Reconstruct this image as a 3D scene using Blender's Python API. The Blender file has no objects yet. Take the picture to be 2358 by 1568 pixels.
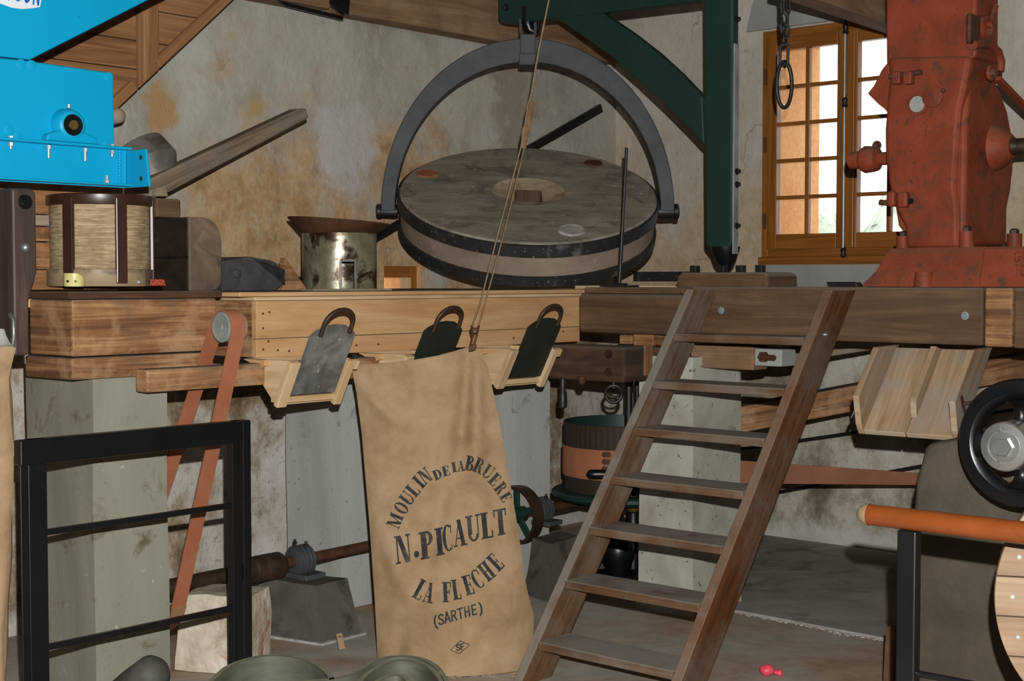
import bpy, math, random
from mathutils import Vector, Matrix, noise
random.seed(7)
scene = bpy.context.scene
# ---------------------------------------------------------------- camera, world, light, exposure
F = 3300.0
W, H = 2358.0, 1568.0
CAMZ = 1.5
PITCH = math.atan(139.0 / F)
cam_d = bpy.data.cameras.new('camera'); cam = bpy.data.objects.new('camera', cam_d)
scene.collection.objects.link(cam)
cam.location = (0, 0, CAMZ); cam.rotation_euler = (math.pi / 2 - PITCH, 0, 0)
cam_d.sensor_fit = 'HORIZONTAL'; cam_d.sensor_width = 36.0; cam_d.lens = 36.0 * F / W
cam_d.clip_start = 0.05; cam_d.clip_end = 300
scene.camera = cam
scene.view_settings.view_transform = 'Standard'
scene.view_settings.look = 'None'
scene.view_settings.gamma = 1.0
scene.view_settings.use_curve_mapping = False
scene.view_settings.exposure = 0.0
world = bpy.data.worlds.new('sky'); scene.world = world; world.use_nodes = True
wb = world.node_tree.nodes['Background']
wb.inputs[0].default_value = (0.93, 0.97, 1.0, 1); wb.inputs[1].default_value = 2.6

def lamp(name, kind, loc, power, col, size=0.1, rot=None):
    l = bpy.data.lights.new(name, kind); l.energy = power; l.color = col
    if kind == 'AREA':
        l.shape = 'RECTANGLE'; l.size = size; l.size_y = size * 0.5
    else:
        l.shadow_soft_size = size
    o = bpy.data.objects.new(name, l); o.location = loc
    if rot: o.rotation_euler = rot
    scene.collection.objects.link(o); return o
# the camera's own flash, a hand above and beside the lens
fl_ = lamp('camera_flash', 'SPOT', (0.05, 0.0, CAMZ + 0.17), 1300.0, (1.0, 0.99, 0.965), 0.012, (math.pi / 2 - PITCH, 0, 0))
fl_.data.spot_size = math.radians(78); fl_.data.spot_blend = 0.5
# added soft fill lamp behind the camera, no window stands there
lamp('room_fill', 'AREA', (1.5, -1.6, 3.0), 16.0, (0.9, 0.96, 1.0), 2.4, (math.radians(62), 0, math.radians(-5)))

# ---------------------------------------------------------------- geometry helpers
A = math.radians(41.5)
U = Vector((math.sin(A), math.cos(A), 0)); V = Vector((math.cos(A), -math.sin(A), 0)); Z = Vector((0, 0, 1))
X = Vector((1, 0, 0)); Y = Vector((0, 1, 0))
CAM = Vector((0, 0, CAMZ)); cp, sp = math.cos(PITCH), math.sin(PITCH)
FW = Vector((0, cp, -sp)); UP = Vector((0, sp, cp))
def ray(px, py): return FW + X * ((px - W / 2) / F) - UP * ((py - H / 2) / F)
def onY(px, py, d):
    r = ray(px, py); return CAM + r * (d / r.y)
def onZ(px, py, z):
    r = ray(px, py); return CAM + r * ((z - CAMZ) / r.z)
def proj(p):
    q = Vector(p) - CAM; d = q.dot(FW)
    return (W / 2 + F * q.x / d, H / 2 - F * q.dot(UP) / d)
class Plane:
    def __init__(s, p, n): s.p = Vector(p); s.n = Vector(n).normalized()
    def pt(s, px, py):
        r = ray(px, py); return CAM + r * ((s.p - CAM).dot(s.n) / r.dot(s.n))
    def off(s, d): return Plane(s.p + s.n * d, s.n)
def lerp(a, b, t): return a + (b - a) * t
def tab(t, x):
    if x <= t[0][0]: return t[0][1]
    for (a, b), (c, d) in zip(t, t[1:]):
        if x <= c: return b + (d - b) * (x - a) / (c - a)
    return t[-1][1]
def frame(axis):
    a = Vector(axis).normalized()
    b = a.cross(Z) if abs(a.z) < 0.95 else a.cross(X)
    b.normalize(); return a, b, a.cross(b).normalized()

class MB:
    def __init__(s): s.v = []; s.f = []; s.g = []
    def add(s, vs, fs, g=None):
        n = len(s.v); s.v += [Vector(v) for v in vs]
        for f in fs: s.f.append([i + n for i in f]); s.g.append(g)
        return s
    def box(s, c, ax, h, g=None):
        c = Vector(c); a, b, d = [Vector(q).normalized() * k for q, k in zip(ax, h)]
        if g is None: g = Vector(ax[max(range(3), key=lambda i: h[i])])
        vs = [c + a * i + b * j + d * k for k in (-1, 1) for j in (-1, 1) for i in (-1, 1)]
        fs = [(0, 2, 3, 1), (4, 5, 7, 6), (0, 1, 5, 4), (2, 6, 7, 3), (0, 4, 6, 2), (1, 3, 7, 5)]
        if a.cross(b).dot(d) < 0: fs = [f[::-1] for f in fs]
        return s.add(vs, fs, g)
    def bar(s, p0, p1, w, t, side=None):
        p0, p1 = Vector(p0), Vector(p1); a = (p1 - p0)
        sd = Vector(side) if side is not None else frame(a)[1]
        sd = (sd - a * (sd.dot(a) / a.dot(a))).normalized()
        return s.box((p0 + p1) / 2, (a, sd, a.cross(sd)), (a.length / 2, w / 2, t / 2), a)
    def prism(s, pts, vec, g=None):
        pts = [Vector(p) for p in pts]; vec = Vector(vec); n = len(pts)
        nn = Vector((0, 0, 0))
        for i in range(n): nn += pts[i].cross(pts[(i + 1) % n])
        if nn.dot(vec) > 0: pts = pts[::-1]
        if g is None:
            e = max(range(n), key=lambda i: (pts[i] - pts[(i + 1) % n]).length); g = pts[(e + 1) % n] - pts[e]
        vs = pts + [p + vec for p in pts]
        fs = [list(range(n)), list(range(2 * n - 1, n - 1, -1))]
        fs += [(i, i + n, (i + 1) % n + n, (i + 1) % n) for i in range(n)]
        return s.add(vs, fs, g)
    def lathe(s, o, axis, prof, n=24, caps=True, xd=None, mod=None, skip=None, arc=None, g=None):
        o = Vector(o); a, b, c = frame(axis)
        if xd is not None:
            b = (Vector(xd) - a * a.dot(Vector(xd))).normalized(); c = a.cross(b)
        vs = []; fs = []; m = len(prof)
        for k, (r, z) in enumerate(prof):
            for i in range(n):
                t = 2 * math.pi * i / n; rr = r; zz = z
                if mod: rr, zz = mod(k, t, r, z)
                vs.append(o + a * zz + (b * math.cos(t) + c * math.sin(t)) * rr)
        for k in range(m - 1):
            for i in range(n):
                if skip and skip(k, (i + .5) * 2 * math.pi / n): continue
                j = (i + 1) % n
                fs.append((k * n + i, k * n + j, (k + 1) * n + j, (k + 1) * n + i))
        if caps:
            if prof[0][0] > 1e-6: fs.append(list(range(n - 1, -1, -1)))
            if prof[-1][0] > 1e-6: fs.append([(m - 1) * n + i for i in range(n)])
        return s.add(vs, fs, g or a)
    def cyl(s, p0, p1, r0, r1=None, n=14, caps=True):
        p0, p1 = Vector(p0), Vector(p1)
        return s.lathe(p0, p1 - p0, [(r0, 0), (r0 if r1 is None else r1, (p1 - p0).length)], n, caps)
    def tube(s, path, r, n=8, closed=False, flat=None):
        path = [Vector(p) for p in path]; m = len(path); vs = []; fs = []; pb = None
        for i, p in enumerate(path):
            t = (path[(i + 1) % m] - path[i - 1]) if closed else (path[min(i + 1, m - 1)] - path[max(i - 1, 0)])
            t.normalize()
            if pb is None: b = frame(t)[1]
            else: b = (pb - t * pb.dot(t)).normalized()
            pb = b; c = t.cross(b)
            for k in range(n):
                q = 2 * math.pi * k / n; vs.append(p + (b * math.cos(q) + c * math.sin(q)) * (r(i / (m - 1)) if callable(r) else r))
        for i in range(m if closed else m - 1):
            for k in range(n):
                a0 = i * n + k; a1 = i * n + (k + 1) % n; j = (i + 1) % m
                fs.append((a0, a1, j * n + (k + 1) % n, j * n + k))
        if not closed: fs += [list(range(n - 1, -1, -1)), [(m - 1) * n + k for k in range(n)]]
        return s.add(vs, fs, path[1] - path[0])
    def ring(s, c, axis, R, r, n=24, m=8, sy=1.0, xd=None):
        a, b, d = frame(axis)
        if xd is not None: b = Vector(xd).normalized(); d = a.cross(b)
        return s.tube([Vector(c) + b * math.cos(2 * math.pi * i / n) * R + d * math.sin(2 * math.pi * i / n) * R * sy for i in range(n)], r, m, True)
    def ball(s, c, r, n=14, m=8, sc=(1, 1, 1)):
        c = Vector(c); k = len(s.v)
        s.lathe(c, Z, [(r * math.sin(math.pi * i / m), -r * math.cos(math.pi * i / m)) for i in range(m + 1)], n, False)
        for i in range(k, len(s.v)):
            d = s.v[i] - c; s.v[i] = c + Vector((d.x * sc[0], d.y * sc[1], d.z * sc[2]))
        return s
    def sheet(s, fn, nu, nv, th=None):
        vs = [fn(i / nu, j / nv) for j in range(nv + 1) for i in range(nu + 1)]
        fs = [(j * (nu + 1) + i, j * (nu + 1) + i + 1, (j + 1) * (nu + 1) + i + 1, (j + 1) * (nu + 1) + i) for j in range(nv) for i in range(nu)]
        return s.add(vs, fs, None)
    def rough(s, amp, sc, seed=0):
        for i, v in enumerate(s.v): s.v[i] = v + noise.noise_vector(v * sc + Vector((seed, 0, 0))) * amp
        return s

def mkobj(name, mb, mat, loc, bevel=0, seg=2, smooth=None, sub=0, uvo=None):
    loc = Vector(loc)
    me = bpy.data.meshes.new(name)
    me.from_pydata([v - loc for v in mb.v], [], mb.f)
    uv = me.uv_layers.new(name='grain')
    ox, oy = random.uniform(0, 9), random.uniform(0, 9)
    for p, g in zip(me.polygons, mb.g):
        n = p.normal
        gg = Vector(g).normalized() if g is not None else Vector((0.0, 0.0, 1.0))
        if abs(n.dot(gg)) > 0.85:
            a, b, c = frame(gg); k = 0.5
            a, b = b, c
        else:
            a = (gg - n * n.dot(gg)).normalized(); b = n.cross(a); k = 1.0
        for li in p.loop_indices:
            v = me.vertices[me.loops[li].vertex_index].co
            uv.data[li].uv = (v.dot(a) * k + ox, v.dot(b) + oy)
    if smooth is not None:
        for p in me.polygons: p.use_smooth = True
        me.set_sharp_from_angle(angle=math.radians(smooth))
    if mat: me.materials.append(mat)
    o = bpy.data.objects.new(name, me)
    scene.collection.objects.link(o)
    if bevel:
        m = o.modifiers.new('bevel', 'BEVEL'); m.width = bevel; m.segments = seg; m.limit_method = 'ANGLE'; m.angle_limit = math.radians(35)
    if sub:
        m = o.modifiers.new('sub', 'SUBSURF'); m.levels = sub; m.render_levels = sub
    return o
class Thing:
    def __init__(s, name, label, cat, loc, group=None):
        s.loc = Vector(loc); o = bpy.data.objects.new(name, None); o.empty_display_size = 0.05
        o.location = s.loc; scene.collection.objects.link(o); s.o = o
        o['label'] = label; o['category'] = cat
        if group: o['group'] = group
    def part(s, name, mb, mat, parent=None, label=None, **k):
        p = mkobj(name, mb, mat, s.loc, **k); p.parent = parent or s.o
        if label: p['label'] = label
        return p
def single(name, label, cat, mb, mat, loc, group=None, **k):
    o = mkobj(name, mb, mat, loc, **k); o.location = Vector(loc); o['label'] = label; o['category'] = cat
    if group: o['group'] = group
    return o
def struct(name, mb, mat, parent=None, **k):
    o = mkobj(name, mb, mat, (0, 0, 0), **k)
    if parent: o.parent = parent
    else: o['kind'] = 'structure'
    return o
def pbox(mb, pl, d, x0, x1, yt, yb, dep, g=None):
    d = Vector(d); a = pl.pt(x0, yt); b = pl.pt(x0, yb); L = (pl.pt(x1, (yt + yb) / 2) - b).dot(d)
    b = Vector((a.x, a.y, b.z))
    c = b + d * L
    return mb.prism([b, c, c + Z * (a.z - b.z), a], dep, g or d)
def poly(mb, pl, pts, dep, g=None): return mb.prism([pl.pt(*p) for p in pts], dep, g)
def rnd_rect(w, h, r, n=5, corners=(1, 1, 1, 1)):
    out = []
    for ci, (sx, sy, a0) in enumerate(((1, 1, 0), (-1, 1, 90), (-1, -1, 180), (1, -1, 270))):
        if not corners[ci]: out.append((sx * w / 2, sy * h / 2)); continue
        for i in range(n + 1):
            t = math.radians(a0 + 90 * i / n); out.append((sx * (w / 2 - r) + r * math.cos(t), sy * (h / 2 - r) + r * math.sin(t)))
    return out
def hexbolt(mb, c, n, r, h):
    c = Vector(c); n = Vector(n).normalized()
    mb.lathe(c, n, [(r * 1.45, 0), (r * 1.45, h * .25)], 14); mb.lathe(c + n * h * .25, n, [(r, 0), (r, h * .8), (r * .8, h)], 6)

# ---------------------------------------------------------------- materials
def lin(c):
    f = lambda v: ((v / 255 + 0.055) / 1.055) ** 2.4 if v > 10 else v / 255 / 12.92
    return (f(c[0]), f(c[1]), f(c[2]), 1)
class NT:
    def __init__(s, name):
        s.m = bpy.data.materials.new(name); s.m.use_nodes = True; s.t = s.m.node_tree; s.b = s.t.nodes['Principled BSDF']; s.i = 0
    def n(s, k, **kw):
        o = s.t.nodes.new(k)
        for a, b in kw.items(): setattr(o, a, b)
        return o
    def l(s, a, b): s.t.links.new(a, b)
    def coord(s, kind='Object', sc=(1, 1, 1)):
        t = s.n('ShaderNodeTexCoord'); m = s.n('ShaderNodeMapping'); s.l(t.outputs[kind], m.inputs[0]); m.inputs[3].default_value = sc; return m.outputs[0]
    def noise(s, co, scale=5, detail=6, rough=.55, dist=0):
        o = s.n('ShaderNodeTexNoise'); s.l(co, o.inputs['Vector']); o.inputs['Scale'].default_value = scale; o.inputs['Detail'].default_value = detail
        o.inputs['Roughness'].default_value = rough; o.inputs['Distortion'].default_value = dist; return o.outputs[0]
    def ramp(s, fac, stops):
        o = s.n('ShaderNodeValToRGB'); s.l(fac, o.inputs[0]); e = o.color_ramp.elements
        while len(e) < len(stops): e.new(0.5)
        for q, (p, c) in zip(e, stops): q.position = p; q.color = lin(c) if len(c) == 3 else c
        return o.outputs[0]
    def mask(s, fac, lo, hi):
        o = s.n('ShaderNodeMapRange'); s.l(fac, o.inputs[0]); o.inputs[1].default_value = lo; o.inputs[2].default_value = hi; return o.outputs[0]
    def mul(s, a, b):
        o = s.n('ShaderNodeMath', operation='MULTIPLY'); s.l(a, o.inputs[0])
        if isinstance(b, (int, float)): o.inputs[1].default_value = b
        else: s.l(b, o.inputs[1])
        return o.outputs[0]
    def mix(s, fac, a, b, mode='MIX'):
        o = s.n('ShaderNodeMix', data_type='RGBA', blend_type=mode)
        if isinstance(fac, (int, float)): o.inputs[0].default_value = fac
        else: s.l(fac, o.inputs[0])
        for q, i in ((a, 6), (b, 7)):
            if isinstance(q, tuple): o.inputs[i].default_value = lin(q) if len(q) == 3 else q
            else: s.l(q, o.inputs[i])
        return o.outputs[2]
    def bump(s, h, st=.3, dist=.01):
        o = s.n('ShaderNodeBump'); s.l(h, o.inputs['Height']); o.inputs['Strength'].default_value = st; o.inputs['Distance'].default_value = dist
        s.l(o.outputs[0], s.b.inputs['Normal'])
    def fin(s, col, rough=.6, metal=0, spec=.4):
        if isinstance(col, tuple): s.b.inputs['Base Color'].default_value = lin(col)
        else: s.l(col, s.b.inputs['Base Color'])
        if isinstance(rough, (int, float)): s.b.inputs['Roughness'].default_value = rough
        else: s.l(rough, s.b.inputs['Roughness'])
        s.b.inputs['Metallic'].default_value = metal; s.b.inputs['Specular IOR Level'].default_value = spec
        return s.m
def wood(name, dark, mid, light, rough=.7, gs=14.0, knots=.5, dust=None, grime=None, contrast=1.0, spec=.3, worn=None):
    t = NT(name); co = t.coord('UV', (1.0, gs, 1)); n1 = t.noise(co, 1.3, 5, .6, 1.1)
    k = .18 / contrast
    c = t.ramp(n1, [(.5 - k, dark), (.5, mid), (.5 + k, light)])
    n2 = t.noise(t.coord('UV', (3.0, 130, 1)), 1.0, 4, .6, .2)
    c = t.mix(t.mask(n2, .35, .7), c, t.mix(.45, c, dark))
    if knots:
        vo = t.n('ShaderNodeTexVoronoi'); t.l(t.coord('UV', (2.2, 5.5, 1)), vo.inputs['Vector']); vo.inputs['Scale'].default_value = 1.0
        c = t.mix(t.mul(t.mask(vo.outputs['Distance'], .10, .03), knots), c, tuple(int(q * .45) for q in dark))
    n3 = t.noise(t.coord('Object'), 4.0, 5, .65, .3)
    if grime: c = t.mix(t.mul(t.mask(n3, .45, .68), .75), c, grime)
    if worn: c = t.mix(t.mul(t.mask(n3, .5, .38), .6), c, worn)
    if dust:
        g = t.n('ShaderNodeNewGeometry'); sx = t.n('ShaderNodeSeparateXYZ'); t.l(g.outputs['Normal'], sx.inputs[0])
        up = t.mask(sx.outputs[2], .25, .8); c = t.mix(t.mul(up, t.mask(n3, .2, .5)), c, dust)
    t.bump(n1, .25, .004); return t.fin(c, rough, 0, spec)
def surf(name, stops, scale=4, rough=.7, metal=0, spec=.4, bump=.2, bs=40, bd=.004, grime=None, gsc=9, glo=.52, ghi=.66, st=(1, 1, 1), coord='Object', dist=.4, speck=None, det=7, dust=None):
    t = NT(name); co = t.coord(coord, st); n1 = t.noise(co, scale, det, .6, dist); c = t.ramp(n1, stops)
    if grime: c = t.mix(t.mask(t.noise(t.coord(coord), gsc, 8, .65, .6), glo, ghi), c, grime)
    if speck: c = t.mix(t.mask(t.noise(t.coord(coord), speck[1], 3, .5, 0), speck[2], speck[2] + .06), c, speck[0])
    if dust:
        g = t.n('ShaderNodeNewGeometry'); sx = t.n('ShaderNodeSeparateXYZ'); t.l(g.outputs['Normal'], sx.inputs[0])
        c = t.mix(t.mul(t.mask(sx.outputs[2], .2, .9), .75), c, dust)
    if bump: t.bump(t.noise(t.coord(coord), bs, 6, .6, 0), bump, bd)
    return t.fin(c, rough, metal, spec)

M = {}
def zcoord(t):
    s = t.n('ShaderNodeSeparateXYZ'); t.l(t.coord('Object'), s.inputs[0]); return s.outputs[2]
# lime plaster: grey-white wash over ochre ground, blown patches, damp lower part
def dotz(t, d, off=0):
    v = t.n('ShaderNodeVectorMath', operation='DOT_PRODUCT'); t.l(t.coord('Object'), v.inputs[0]); v.inputs[1].default_value = d; return v.outputs['Value']
def spot(t, c, rad, soft=.45, nz=1.3, ns=7.0):
    v = t.n('ShaderNodeVectorMath', operation='SUBTRACT'); t.l(t.coord('Object'), v.inputs[0]); v.inputs[1].default_value = c
    s = t.n('ShaderNodeVectorMath', operation='DIVIDE'); t.l(v.outputs[0], s.inputs[0]); s.inputs[1].default_value = rad
    l = t.n('ShaderNodeVectorMath', operation='LENGTH'); t.l(s.outputs[0], l.inputs[0])
    m = t.n('ShaderNodeMath', operation='MULTIPLY_ADD'); t.l(t.noise(t.coord('Object'), ns, 7, .65, .2), m.inputs[0]); m.inputs[1].default_value = nz * 2; t.l(l.outputs['Value'], m.inputs[2])
    return t.mask(m.outputs[0], 1 + nz, 1 + nz - soft)
def plaster(name, wash, ochre, och_amt, lowc, fade=None, spots=()):
    t = NT(name); co = t.coord('Object')
    base = t.ramp(t.noise(co, 1.5, 9, .62, .3), [(.3, wash[0]), (.5, wash[1]), (.7, wash[2])])
    vs = t.noise(t.coord('Object', (9, 9, 1.2)), 1.0, 6, .65, .2); base = t.mix(t.mul(t.mask(vs, .5, .75), .45), base, wash[3])
    z = zcoord(t)
    st = t.noise(t.coord('Object', (1.5, 1.5, 1.1)), 1.0, 9, .68, .3)
    hi = t.n('ShaderNodeMapRange'); t.l(z, hi.inputs[0]); hi.inputs[1].default_value = 2.9; hi.inputs[2].default_value = 1.6
    a = t.n('ShaderNodeMath', operation='MULTIPLY_ADD'); t.l(hi.outputs[0], a.inputs[0]); a.inputs[1].default_value = .31; t.l(st, a.inputs[2])
    s = a.outputs[0]
    if fade:
        f = t.mask(dotz(t, fade[0]), fade[1], fade[2]); m = t.n('ShaderNodeMath', operation='MULTIPLY_ADD'); t.l(f, m.inputs[0]); m.inputs[1].default_value = -.22; t.l(s, m.inputs[2]); s = m.outputs[0]
    och = t.ramp(t.noise(co, 8, 8, .72, .2), [(.35, ochre[0]), (.5, ochre[1]), (.65, ochre[2])])
    c = t.mix(t.mul(t.mask(s, .60, .74), och_amt), base, och)
    fl = t.noise(t.coord('Object', (20, 20, 11)), 1.0, 8, .78, .5); c = t.mix(t.mul(t.mask(fl, .53, .66), .55), c, wash[2])
    sd = t.noise(t.coord('Object', (10, 10, 8)), 1.2, 9, .78, .4); c = t.mix(t.mul(t.mask(sd, .58, .70), .5), c, (122, 108, 90))
    for (pc, rad, col, amt) in spots: c = t.mix(t.mul(spot(t, pc, rad), amt), c, col)
    vo = t.n('ShaderNodeTexVoronoi', feature='DISTANCE_TO_EDGE'); wv = t.n('ShaderNodeMix', data_type='VECTOR')
    wv.inputs[0].default_value = .3; t.l(co, wv.inputs[4])
    nn = t.n('ShaderNodeTexNoise'); t.l(co, nn.inputs['Vector']); nn.inputs['Scale'].default_value = 4; nn.inputs['Detail'].default_value = 8; t.l(nn.outputs[1], wv.inputs[5])
    t.l(wv.outputs[1], vo.inputs['Vector']); vo.inputs['Scale'].default_value = 1.6
    ck = t.mul(t.mask(vo.outputs['Distance'], .007, .001), t.mask(t.noise(co, 1.6, 3, .5, 0), .52, .62))
    c = t.mix(t.mul(ck, .5), c, (92, 84, 72))
    lo = t.n('ShaderNodeMapRange'); t.l(z, lo.inputs[0]); lo.inputs[1].default_value = 1.45; lo.inputs[2].default_value = 1.2
    bl = t.ramp(t.noise(t.coord('Object', (1, 1, .8)), 3.2, 12, .7, .12), [(.34, lowc[0]), (.45, lowc[1]), (.53, lowc[2]), (.66, lowc[3])])
    bl = t.mix(t.mul(t.mask(t.noise(co, 26, 7, .75, .2), .55, .68), .6), bl, lowc[0])
    c = t.mix(lo.outputs[0], c, bl)
    ft = t.n('ShaderNodeMath', operation='MULTIPLY_ADD'); t.l(t.noise(co, 6, 6, .7, .2), ft.inputs[0]); ft.inputs[1].default_value = -.35; t.l(z, ft.inputs[2])
    c = t.mix(t.mul(t.mask(ft.outputs[0], -.03, -.13), .7), c, (206, 202, 196))
    t.bump(t.noise(co, 18, 11, .74, .3), .6, .022)
    return t.fin(c, .92, 0, .15)
PLW = Plane(Vector((0.651, 9.1, 0)), V)
sp1 = lambda px, py: tuple(PLW.pt(px, py))
M['plaster'] = plaster('old_lime_plaster', ((152, 147, 135), (180, 176, 164), (196, 194, 186), (200, 197, 189)), ((164, 126, 84), (190, 154, 110), (202, 174, 136)), .92,
                       ((104, 84, 64), (160, 142, 118), (198, 190, 178), (214, 210, 204)), (tuple(U), U.dot(Vector((0.651, 9.1, 0))) - 2.3, U.dot(Vector((0.651, 9.1, 0))) - .2),
                       ((sp1(795, 345), (.24, .24, .26), (196, 192, 190), .8), (sp1(590, 245), (.06, .06, .07), (190, 160, 108), .9), (sp1(1185, 250), (.24, .24, .32), (150, 138, 116), .7), (sp1(375, 250), (.12, .12, .16), (188, 140, 66), .7), (sp1(1020, 420), (.2, .2, .2), (186, 152, 106), .6)))
M['plaster_b'] = plaster('pale_lime_plaster', ((168, 158, 142), (194, 186, 174), (206, 200, 190), (214, 210, 202)), ((176, 148, 108), (194, 168, 130), (206, 186, 156)), .7,
                       ((112, 104, 90), (158, 150, 132), (192, 186, 170), (208, 204, 196)))
M['cement'] = surf('grey_cement', [(.3, (138, 138, 134)), (.7, (160, 160, 156))], 3, .9, spec=.15, bump=.3, bs=50)
M['concrete'] = surf('pillar_concrete', [(.3, (112, 110, 98)), (.5, (132, 130, 116)), (.7, (146, 145, 134))], 2.2, .9, spec=.15, bump=.35, bs=60, grime=(94, 86, 66), gsc=5.5, glo=.56, ghi=.66, st=(1, 1, .35), speck=((172, 172, 168), 24, .70))
M['concrete_b'] = surf('pale_pillar_concrete', [(.3, (150, 150, 144)), (.5, (172, 173, 168)), (.7, (186, 187, 184))], 2.0, .9, spec=.15, bump=.35, bs=60, grime=(112, 108, 98), gsc=4, glo=.58, ghi=.72, st=(1, 1, .3), speck=((110, 106, 98), 60, .68))
M['concrete_c'] = surf('speckled_pillar_concrete', [(.3, (142, 138, 124)), (.5, (164, 162, 150)), (.7, (180, 180, 170))], 3.0, .9, spec=.15, bump=.35, bs=60, grime=(112, 106, 88), gsc=6, glo=.57, ghi=.68, speck=((96, 90, 76), 46, .66))
M['dark_concrete'] = surf('dark_block_concrete', [(.3, (74, 70, 64)), (.7, (96, 92, 84))], 5, .9, spec=.15, bump=.4, bs=50, grime=(64, 60, 56), gsc=6)
M['floor'] = (lambda t: (t.bump(t.noise(t.coord('Object'), 30, 8, .65, 0), .3, .004), t.fin(t.mix(t.mask(t.noise(t.coord('Object', (1, 1.3, 1)), .9, 6, .6, .4), .44, .58), t.ramp(t.noise(t.coord('Object'), 8, 9, .68, .3), [(.3, (140, 118, 98)), (.7, (172, 150, 126))]), t.ramp(t.noise(t.coord('Object'), 6, 9, .68, .3), [(.3, (152, 147, 136)), (.7, (180, 175, 164))])), .85, 0, .2))[1])(NT('worn_concrete_floor'))
M['pine'] = wood('fresh_pine', (170, 124, 80), (192, 152, 108), (204, 172, 130), .6, 9, .35, contrast=.8, dust=(118, 112, 102))
M['pale'] = wood('pale_pine', (174, 142, 102), (200, 172, 132), (212, 190, 154), .65, 10, .2, contrast=.9)
M['oldpine'] = wood('old_orange_pine', (92, 54, 30), (142, 96, 58), (172, 130, 88), .65, 26, .6, grime=(98, 78, 60), contrast=1.35, worn=(164, 136, 104), dust=(98, 90, 82))
M['beam'] = wood('brown_oak_beam', (70, 50, 34), (98, 74, 52), (118, 92, 66), .75, 12, .35, grime=(76, 60, 46), dust=(122, 114, 102))
M['dkbeam'] = wood('dark_stained_timber', (48, 32, 22), (76, 52, 36), (102, 74, 52), .8, 10, .3, grime=(52, 42, 36), dust=(110, 102, 92))
M['ladder'] = wood('ladder_wood', (68, 48, 32), (100, 77, 57), (122, 100, 79), .65, 18, .3, grime=(108, 99, 90), dust=(134, 129, 120), spec=.3, worn=(92, 60, 36))
M['post'] = wood('dark_walnut_post', (42, 30, 26), (60, 46, 40), (84, 66, 56), .6, 12, .1, spec=.5)
M['board'] = wood('stair_boards', (108, 72, 44), (146, 104, 68), (166, 126, 88), .6, 14, .8, contrast=.9)
M['wallbeam'] = wood('wall_plate_oak', (108, 82, 58), (136, 108, 80), (154, 128, 100), .8, 9, .3, grime=(98, 78, 60))
M['greywood'] = wood('weathered_grey_wood', (112, 94, 72), (146, 126, 102), (168, 150, 128), .8, 14, .4, grime=(136, 134, 128))
M['chute'] = wood('raw_weathered_fir', (142, 112, 82), (168, 142, 112), (182, 162, 136), .75, 16, .3, grime=(146, 146, 140), contrast=.9)
M['handle'] = wood('grey_handle_wood', (88, 74, 58), (122, 108, 90), (140, 128, 112), .75, 12, .1, grime=(98, 92, 84))
M['window'] = wood('varnished_window_oak', (108, 64, 20), (144, 88, 32), (164, 104, 42), .4, 16, .1, spec=.5, contrast=.8)
M['rail'] = surf('orange_varnished_handrail', [(.3, (100, 48, 16)), (.7, (120, 59, 20))], 3, .35, spec=.5, bump=0, st=(.4, 4, 4))
M['caps'] = surf('pale_end_grain', [(.3, (118, 98, 76)), (.7, (132, 112, 88))], 20, .6)
M['blue'] = surf('blue_machine_paint', [(.3, (0, 146, 188)), (.7, (2, 154, 198))], 2, .42, spec=.4, bump=.06, bs=90, speck=((10, 100, 140), 30, .74))
M['red'] = surf('worn_red_paint', [(.3, (104, 45, 28)), (.5, (126, 56, 33)), (.7, (138, 65, 40))], 5, .6, spec=.3, bump=.4, bs=45, grime=(88, 52, 39), gsc=13, glo=.53, ghi=.66, dust=(110, 84, 66), det=9, speck=(( 84, 50, 40), 40, .66))
M['green'] = surf('dark_green_paint', [(.3, (20, 46, 41)), (.7, (25, 54, 48))], 4, .5, spec=.4, bump=.1, bs=60)
M['stone'] = surf('millstone', [(.3, (112, 106, 94)), (.5, (136, 129, 116)), (.7, (154, 147, 135))], 7, .95, spec=.1, bump=.6, bs=55, grime=(104, 97, 86), gsc=7, st=(.6, 2.0, 1), speck=((190, 186, 178), 30, .69), det=9)
M['stoneside'] = surf('millstone_side', [(.3, (122, 106, 92)), (.7, (150, 134, 118))], 5, .95, spec=.1, bump=.45, bs=60, speck=((186, 180, 172), 40, .70))
M['eyestone'] = surf('pale_eye_stone', [(.3, (138, 118, 94)), (.7, (178, 164, 142))], 12, .95, spec=.1, bump=.6, bs=60)
M['band'] = surf('iron_band', [(.3, (24, 24, 25)), (.6, (42, 41, 40)), (.75, (104, 100, 92))], 9, .6, spec=.4, bump=.5, bs=40, grime=(92, 54, 28), gsc=7, glo=.62, ghi=.72, speck=((130, 126, 118), 60, .66), st=(1, 1, .3))
M['iron'] = surf('blue_grey_iron', [(.3, (50, 54, 57)), (.7, (70, 74, 77))], 8, .6, spec=.4, bump=.2, bs=60)
M['black'] = surf('black_paint', [(.3, (9, 10, 12)), (.7, (16, 17, 19))], 6, .35, spec=.5, bump=.08, bs=40)
M['blkiron'] = surf('black_iron', [(.3, (26, 25, 24)), (.7, (44, 42, 40))], 12, .45, spec=.5, bump=.2, bs=60, metal=.3)
M['steel'] = surf('worn_steel', [(.3, (104, 104, 104)), (.7, (150, 150, 150))], 10, .45, metal=.7, bump=.2, bs=60)
M['zinc'] = surf('zinc_bolt', [(.3, (150, 160, 164)), (.7, (184, 192, 196))], 10, .4, metal=.6, bump=0)
M['chrome'] = surf('polished_steel', [(.3, (196, 196, 194)), (.7, (222, 222, 220))], 10, .3, metal=.9, bump=.05, bs=90)
M['galv'] = surf('galvanised_sheet', [(.3, (92, 90, 84)), (.7, (124, 122, 114))], 9, .5, metal=.35, bump=.1, grime=(84, 76, 64), gsc=14)
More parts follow.
